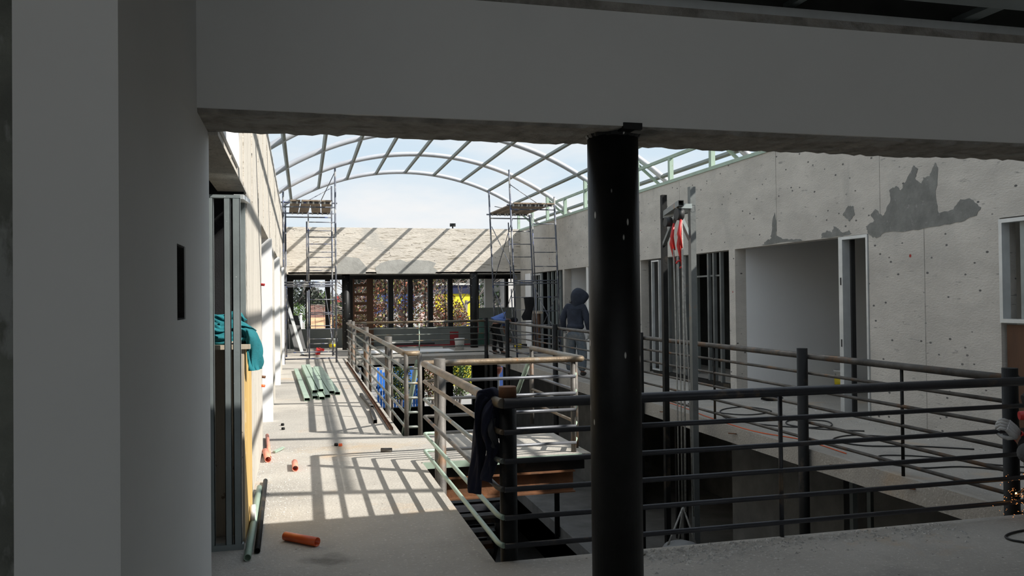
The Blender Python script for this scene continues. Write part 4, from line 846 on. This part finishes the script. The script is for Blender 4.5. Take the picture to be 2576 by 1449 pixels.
# ------------------------------------------------------------------ outside
m_ground = mk('grey_street_ground', (.28, .27, .26), .95, 0, .1, .5, .1, 10)
o = MB().box(-60, 28.9, LZ-.3, 90, 160, LZ).build('ground', m_ground); o['kind'] = 'structure'
m_leaf = [mk('leaf_rust', (.34, .12, .07), .8, bump=0), mk('leaf_olive', (.25, .27, .09), .8, bump=0), mk('leaf_brown', (.20, .12, .09), .8, bump=0), mk('leaf_pink', (.23, .15, .12), .8, bump=0)]
m_lg = [mk('leaf_green', (.10, .19, .04), .8, bump=0), mk('leaf_light_green', (.17, .24, .07), .8, bump=0), mk('leaf_dark_green', (.05, .10, .035), .8, bump=0)]
m_ld = [mk('leaf_evergreen', (.05, .065, .045), .85, bump=0), mk('leaf_evergreen_grey', (.11, .125, .10), .85, bump=0)]
m_bark = mk('grey_bark', (.22, .19, .17), .9, 0, .2, 3, .3, 20, (), (1, 1, .3))
def leaves(mb, c, r, n, s0, s1, nm):
    for _ in range(n):
        while True:
            d = Vector((random.uniform(-1, 1), random.uniform(-1, 1), random.uniform(-1, 1)))
            if d.length <= 1: break
        p = Vector((c[0]+d.x*r[0], c[1]+d.y*r[1], c[2]+d.z*r[2])); s_ = random.uniform(s0, s1)
        a = Vector((random.uniform(-1, 1), random.uniform(-1, 1), random.uniform(-1, 1))).normalized(); b = a.cross(Vector((random.random(), random.random(), 1))).normalized()
        mb.cur = random.randrange(nm); mb.add([p-a*s_, p+b*s_*.5, p+a*s_, p-b*s_*.5+a.cross(b)*s_*.2], [(0, 1, 2, 3)])
def branch(mb, p, d, ln, r, depth, rng=.55):
    pts = [p]; q = Vector(p); dd = Vector(d)
    for k in range(4):
        dd = (dd+Vector((random.uniform(-.22, .22), random.uniform(-.22, .22), random.uniform(-.12, .14)))).normalized(); q = q+dd*ln/4; pts.append(tuple(q))
    mb.tube(pts, [r*(1-.12*k) for k in range(5)], 6 if depth < 2 else 4, False)
    if depth >= 4: return
    for k in range(3 if depth < 2 else 2+(random.random() < .5)):
        nd_ = (dd+Vector((random.uniform(-1, 1), random.uniform(-1, 1), random.uniform(-.5, .8)))*rng*1.3).normalized()
        branch(mb, pts[random.choice((2, 3, 4))], nd_, ln*.7, r*.55, depth+1, rng)
def tree(x, y, z, hgt, lab, crown, mats, n, s0, s1, trunk_r=.16, blen=1.6, lean=(0, 0), name='tree', cat='tree', depth=1):
    t = thing(name, (x, y, z), lab, cat)
    mb = MB(); mb.tube([(x, y, z), (x+lean[0]*.5, y, z+hgt*.5), (x+lean[0], y, z+hgt)], [trunk_r, trunk_r*.8, trunk_r*.65], 10)
    for k in range(7):
        a = k*.9; branch(mb, (x+lean[0]*(.6+.06*k), y, z+hgt*(.6+.06*k)), Vector((math.cos(a), math.sin(a)*.6, .45)), blen, trunk_r*.45, depth)
    mb.build('trunk', m_bark, t)
    mb = MB()
    for c_, r_ in crown: leaves(mb, c_, r_, n, s0, s1, len(mats))
    mb.build('foliage', mats, t); return t
random.seed(31)
tree(5.0, 37, LZ, 4.2, 'autumn tree with bare branches and rust-coloured leaves seen through the middle windows', [((3.7, 37, 1.3), (1.35, 1, 1.1)), ((5.6, 37, 1.0), (1.5, 1.2, 1.1)), ((4.5, 36.6, 2.6), (2.2, 1, .8)), ((6.6, 37.4, .6), (.8, 1, .8))], m_leaf, 1500, .04, .10, .2, 1.9, (-.8, 0))
tree(2.3, 32.2, LZ, 3.6, 'second autumn tree behind the slatted timber frame', [((2.35, 32.2, 1.2), (.85, .7, .95)), ((2.0, 32.2, .5), (.9, .7, .5))], m_leaf, 1300, .035, .085, .1, .7, (.1, 0))
tree(7.4, 40, LZ, 4.6, 'dark tree with thin bare branches in front of the yellow wall', [((7.4, 40, 3.0), (1.6, 1, .5)), ((8.9, 41, 1.9), (.8, .8, 1.1))], m_lg[2:]+m_ld, 350, .05, .11, .12, 1.6, (.4, 0))
tree(6.2, 50, LZ, 5.2, 'broad dark tree filling the view behind the autumn tree', [((4.6, 50, 2.7), (1.8, 1, 1.2)), ((7.0, 50, 2.9), (1.6, 1, 1.1)), ((8.6, 50, 2.9), (1.2, 1, 1.0)), ((3.9, 50, 3.1), (1.0, 1, .7))], m_ld+m_leaf[2:3], 3000, .09, .18, .2, 1.6)
tree(-.7, 52, LZ, 4.5, 'dark evergreen tree in the far left window', [((-.5, 52, 2.2), (1.3, 1, 1.0)), ((-1.0, 52, 1.6), (1.2, 1, 1.2)), ((.5, 52, 1.7), (.8, 1, .7))], m_ld, 800, .06, .14, .2, 1.5)
tree(3.3, 54, LZ, 4.2, 'grey evergreen tree beside the house with the red roof', [((2.9, 54, 1.5), (.7, 1, 1.2)), ((3.3, 54, .9), (1.1, 1, .9))], m_ld, 700, .06, .13, .15, 1.0)
tree(1.2, 60, LZ, 4.0, 'bright green tree in the second window from the left', [((1.3, 60, 1.4), (1.0, 1, .9)), ((1.8, 60, .8), (1.2, 1, .8))], m_lg[:2], 800, .06, .13, .15, 1.0)
for x, y, cx_, cz_, rx_, rz_, mt, lab in ((-.6, 42, -.5, .5, 1.0, 1.0, m_lg[:2], 'bright green bush in the far left window'), (1.1, 40, 1.6, .3, .6, .6, m_leaf[:3], 'reddish shrub left of the round far column'),
        (6.0, 32.8, 6.1, -1.4, .6, 1.0, m_lg[:2], 'sunlit green shrub seen through the lower storey, the wider one'), (7.1, 33.0, 7.2, -1.2, .35, .9, m_lg[:2], 'sunlit green shrub seen through the lower storey, beside the blue board'), (4.9, 32.6, 4.9, -1.5, .6, .9, [m_leaf[1], m_lg[2], m_leaf[0]], 'mixed brown and green shrub seen through the lower storey'), (3.7, 32.6, 3.6, -1.5, .5, .9, [m_leaf[1], m_lg[2]], 'dull green shrub behind the left guardrail end in the lower storey')):
    t = thing('shrub', (x, y, LZ), lab, 'shrub'); mb = MB()
    for k in range(5): mb.tube([(x, y, LZ), (cx_+rx_*.4*math.cos(k*1.3), y+.2*math.sin(k), cz_)], [.03, .01], 6)
    mb.build('stems', m_bark, t); mb = MB(); leaves(mb, (cx_, y, cz_), (rx_, .5, rz_), int(2200*max(1, rx_*rz_*1.3)), .03, .075, len(mt)); mb.build('foliage', mt, t)
m_blue = mk('bright_blue_boards', (.03, .20, .75), .6, 0, .08, 3, .05, 20); m_blued = mk('deep_blue_wall', (.02, .06, .22), .7, 0, .1, 2, .05, 20); m_nav = mk('navy_sign_band', (.01, .015, .06), .6)
m_yw = mk('bright_yellow_wall', (.78, .66, .03), .7, 0, .06, 1, .05, 20); m_tile = mk('orange_brown_roof_tiles', (.62, .36, .20), .85, 0, .15, 6, .3, 20); m_tiled = mk('dark_brown_roof_tiles', (.20, .10, .075), .85, 0, .15, 6, .3, 20)
m_bw = mk('white_house_wall', (.52, .50, .48), .85); m_rr = mk('red_roof', (.42, .06, .05), .8); m_gb = mk('grey_apartment_wall', (.26, .26, .25), .9, 0, .05, .5, .05, 20); m_pinkw = mk('pale_pink_wall', (.66, .52, .48), .85)
t = thing('blue_fence', (3.2, 33.5, LZ), 'bright blue vertical board fence seen through the lower storey on the left', 'fence')
for k in range(16):
    x = 2.85+k*.11; MB().box(x, 33.5, LZ, x+.085, 33.53, -1.15-.1*(k % 3)).build('board', m_blue, t)
MB().box(2.8, 33.53, -2.0, 4.6, 33.57, -1.9).build('fence_rail', m_blued, t)
tag(MB().box(6.75, 31.4, LZ, 7.6, 31.5, -.9).build('blue_board', m_blued), 'deep blue board at the right end of the lower storey view', 'board')
tag(MB().box(4.95, 31.2, -2.55, 5.6, 31.8, -2.05).build('white_box', m_bw), 'white box standing outside the lower storey', 'box')
st = thing('signpost', (6.98, 29.8, LZ), 'pale post with a round white and orange head outside the lower storey', 'signpost')
MB().tube([(6.98, 29.9, LZ), (6.98, 29.9, -1.2)], .07, 12).build('pole', m_white, st); MB().blob((6.98, 29.8, -.85), .15, .1, .15, 18, 12).build('white_head', m_bw, st); MB().lathe([(.05, -.22), (.12, -.14), (.165, 0), (.15, .03)], (6.98, 29.8, -1.0), 18).build('orange_cup', m_pink, st)
MB().tube([(6.85, 29.75, -.85), (6.78, 29.7, -1.0), (6.76, 29.7, -1.2)], .008, 6).build('wire', m_rubber, st)
b = thing('yellow_building', (8.2, 44, LZ), 'bright yellow wall under a navy band, left of the right round column', 'building')
MB().box(6.9, 44, LZ, 9.3, 44.3, 1.85).build('wall', m_yw, b); MB().box(6.5, 43.9, 1.85, 9.3, 44.3, 2.32).build('navy_band', m_nav, b); MB().box(6.2, 43.8, 2.32, 9.3, 44.3, 2.42).build('trim', m_white, b); MB().box(8.05, 43.95, .45, 8.6, 44, .85).build('red_patch', m_red, b)
b = thing('blue_building', (4.6, 44, LZ), 'deep blue wall with small yellow squares behind the autumn tree', 'building')
MB().box(3.0, 44, .85, 5.75, 44.3, 1.85).build('wall', m_blued, b)
for x, z, s_ in ((4.75, 1.35, .26), (5.03, 1.62, .12), (4.6, 1.1, .14)): MB().box(x, 43.97, z, x+s_, 44, z+s_).build('yellow_square', m_yw, b)
MB().box(3.0, 43.98, LZ, 5.75, 44.3, .85).build('lower_wall', m_bw, b); MB().box(3.55, 43.9, .1, 4.0, 43.98, .4).build('yellow_sign', m_yw, b)
b = MB().box(5.8, 43, LZ, 7.6, 43.2, .9).build('pale_wall', m_pinkw); tag(b, 'pale pink low wall at the foot of the autumn tree', 'wall')
b = thing('red_roofed_house', (3.0, 66, LZ), 'small white house with a red roof, just left of the round far column', 'house')
MB().box(2.3, 66, LZ, 4.2, 69, 1.35).build('wall', m_bw, b); MB().extr([(-1.2, 0), (1.2, 0), (.6, .55), (-.6, .55)], (3.2, 65.6, 1.35), (3.2, 69.4, 1.35)).build('roof', m_rr, b)
for z in (.1, .8): MB().box(2.7, 65.97, z, 3.0, 66, z+.35).build('window', m_rubber, b); 
b = thing('tiled_outbuilding', (.7, 35.5, LZ), 'low outbuilding with brown and orange tiled roofs in the second window from the left', 'building')
MB().quadprism([(.1, 35.6), (1.15, 35.6), (1.15, 37.5), (.1, 37.5)], LZ, .85).build('wall', m_pinkw, b)
for z0, z1, y0, y1, mt in ((.3, .85, 34.2, 35.6, m_tile), (.85, 1.35, 35.6, 37.2, m_tiled)):
    for i in range(3):
        for j in range(3):
            xa = .12+i*.36; f0, f1 = j/3, (j+.95)/3
            MB().add([(xa, y0+(y1-y0)*f0, z0+(z1-z0)*f0), (xa+.34, y0+(y1-y0)*f0, z0+(z1-z0)*f0), (xa+.34, y0+(y1-y0)*f1, z0+(z1-z0)*f1), (xa, y0+(y1-y0)*f1, z0+(z1-z0)*f1)], [(0, 1, 2, 3)])
    mb = MB()
    for i in range(3):
        for j in range(3):
            xa = .12+i*.36; f0, f1 = j/3, (j+.95)/3; P0 = Vector((xa+.17, y0+(y1-y0)*f0, z0+(z1-z0)*f0)); P1 = Vector((xa+.17, y0+(y1-y0)*f1, z0+(z1-z0)*f1)); mb.bar(P0, P1, .34, .05)
    mb.build('roof', mt, b)
b = thing('low_wall', (-.2, 33, LZ), 'beige low wall with a white pipe outside the far left window', 'wall')
MB().box(-.75, 33, LZ, .05, 33.2, .72).build('wall', m_bw, b); MB().tube([(-.1, 32.7, 0), (-.1, 32.7, 1.05)], .05, 14).build('white_pipe', m_white, b); MB().tube([(-.1, 32.7, 1.05), (-.1, 32.7, 1.1)], .07, 14).build('pipe_cap', m_white, b)
b = thing('apartment_block', (12, 52, LZ), 'grey apartment block with dark windows in the far right windows', 'building')
MB().box(10.2, 52, LZ, 12.6, 60, 4.2).build('wall', m_gb, b)
for i in range(3):
    for j, z in enumerate((-.2, 1.2, 2.6)): MB().box(10.45+i*.75, 51.95, z, 10.45+i*.75+.35, 52, z+.8).build('window', m_rubber, b)
b = thing('white_building', (13.2, 50, LZ), 'sunlit white and pink building edge in the rightmost far window', 'building')
MB().box(12.35, 50, LZ, 12.8, 52, 4.2).build('wall', m_bw, b); MB().box(12.8, 50, LZ, 14.5, 52, 4.2).build('pink_wall', m_pinkw, b)
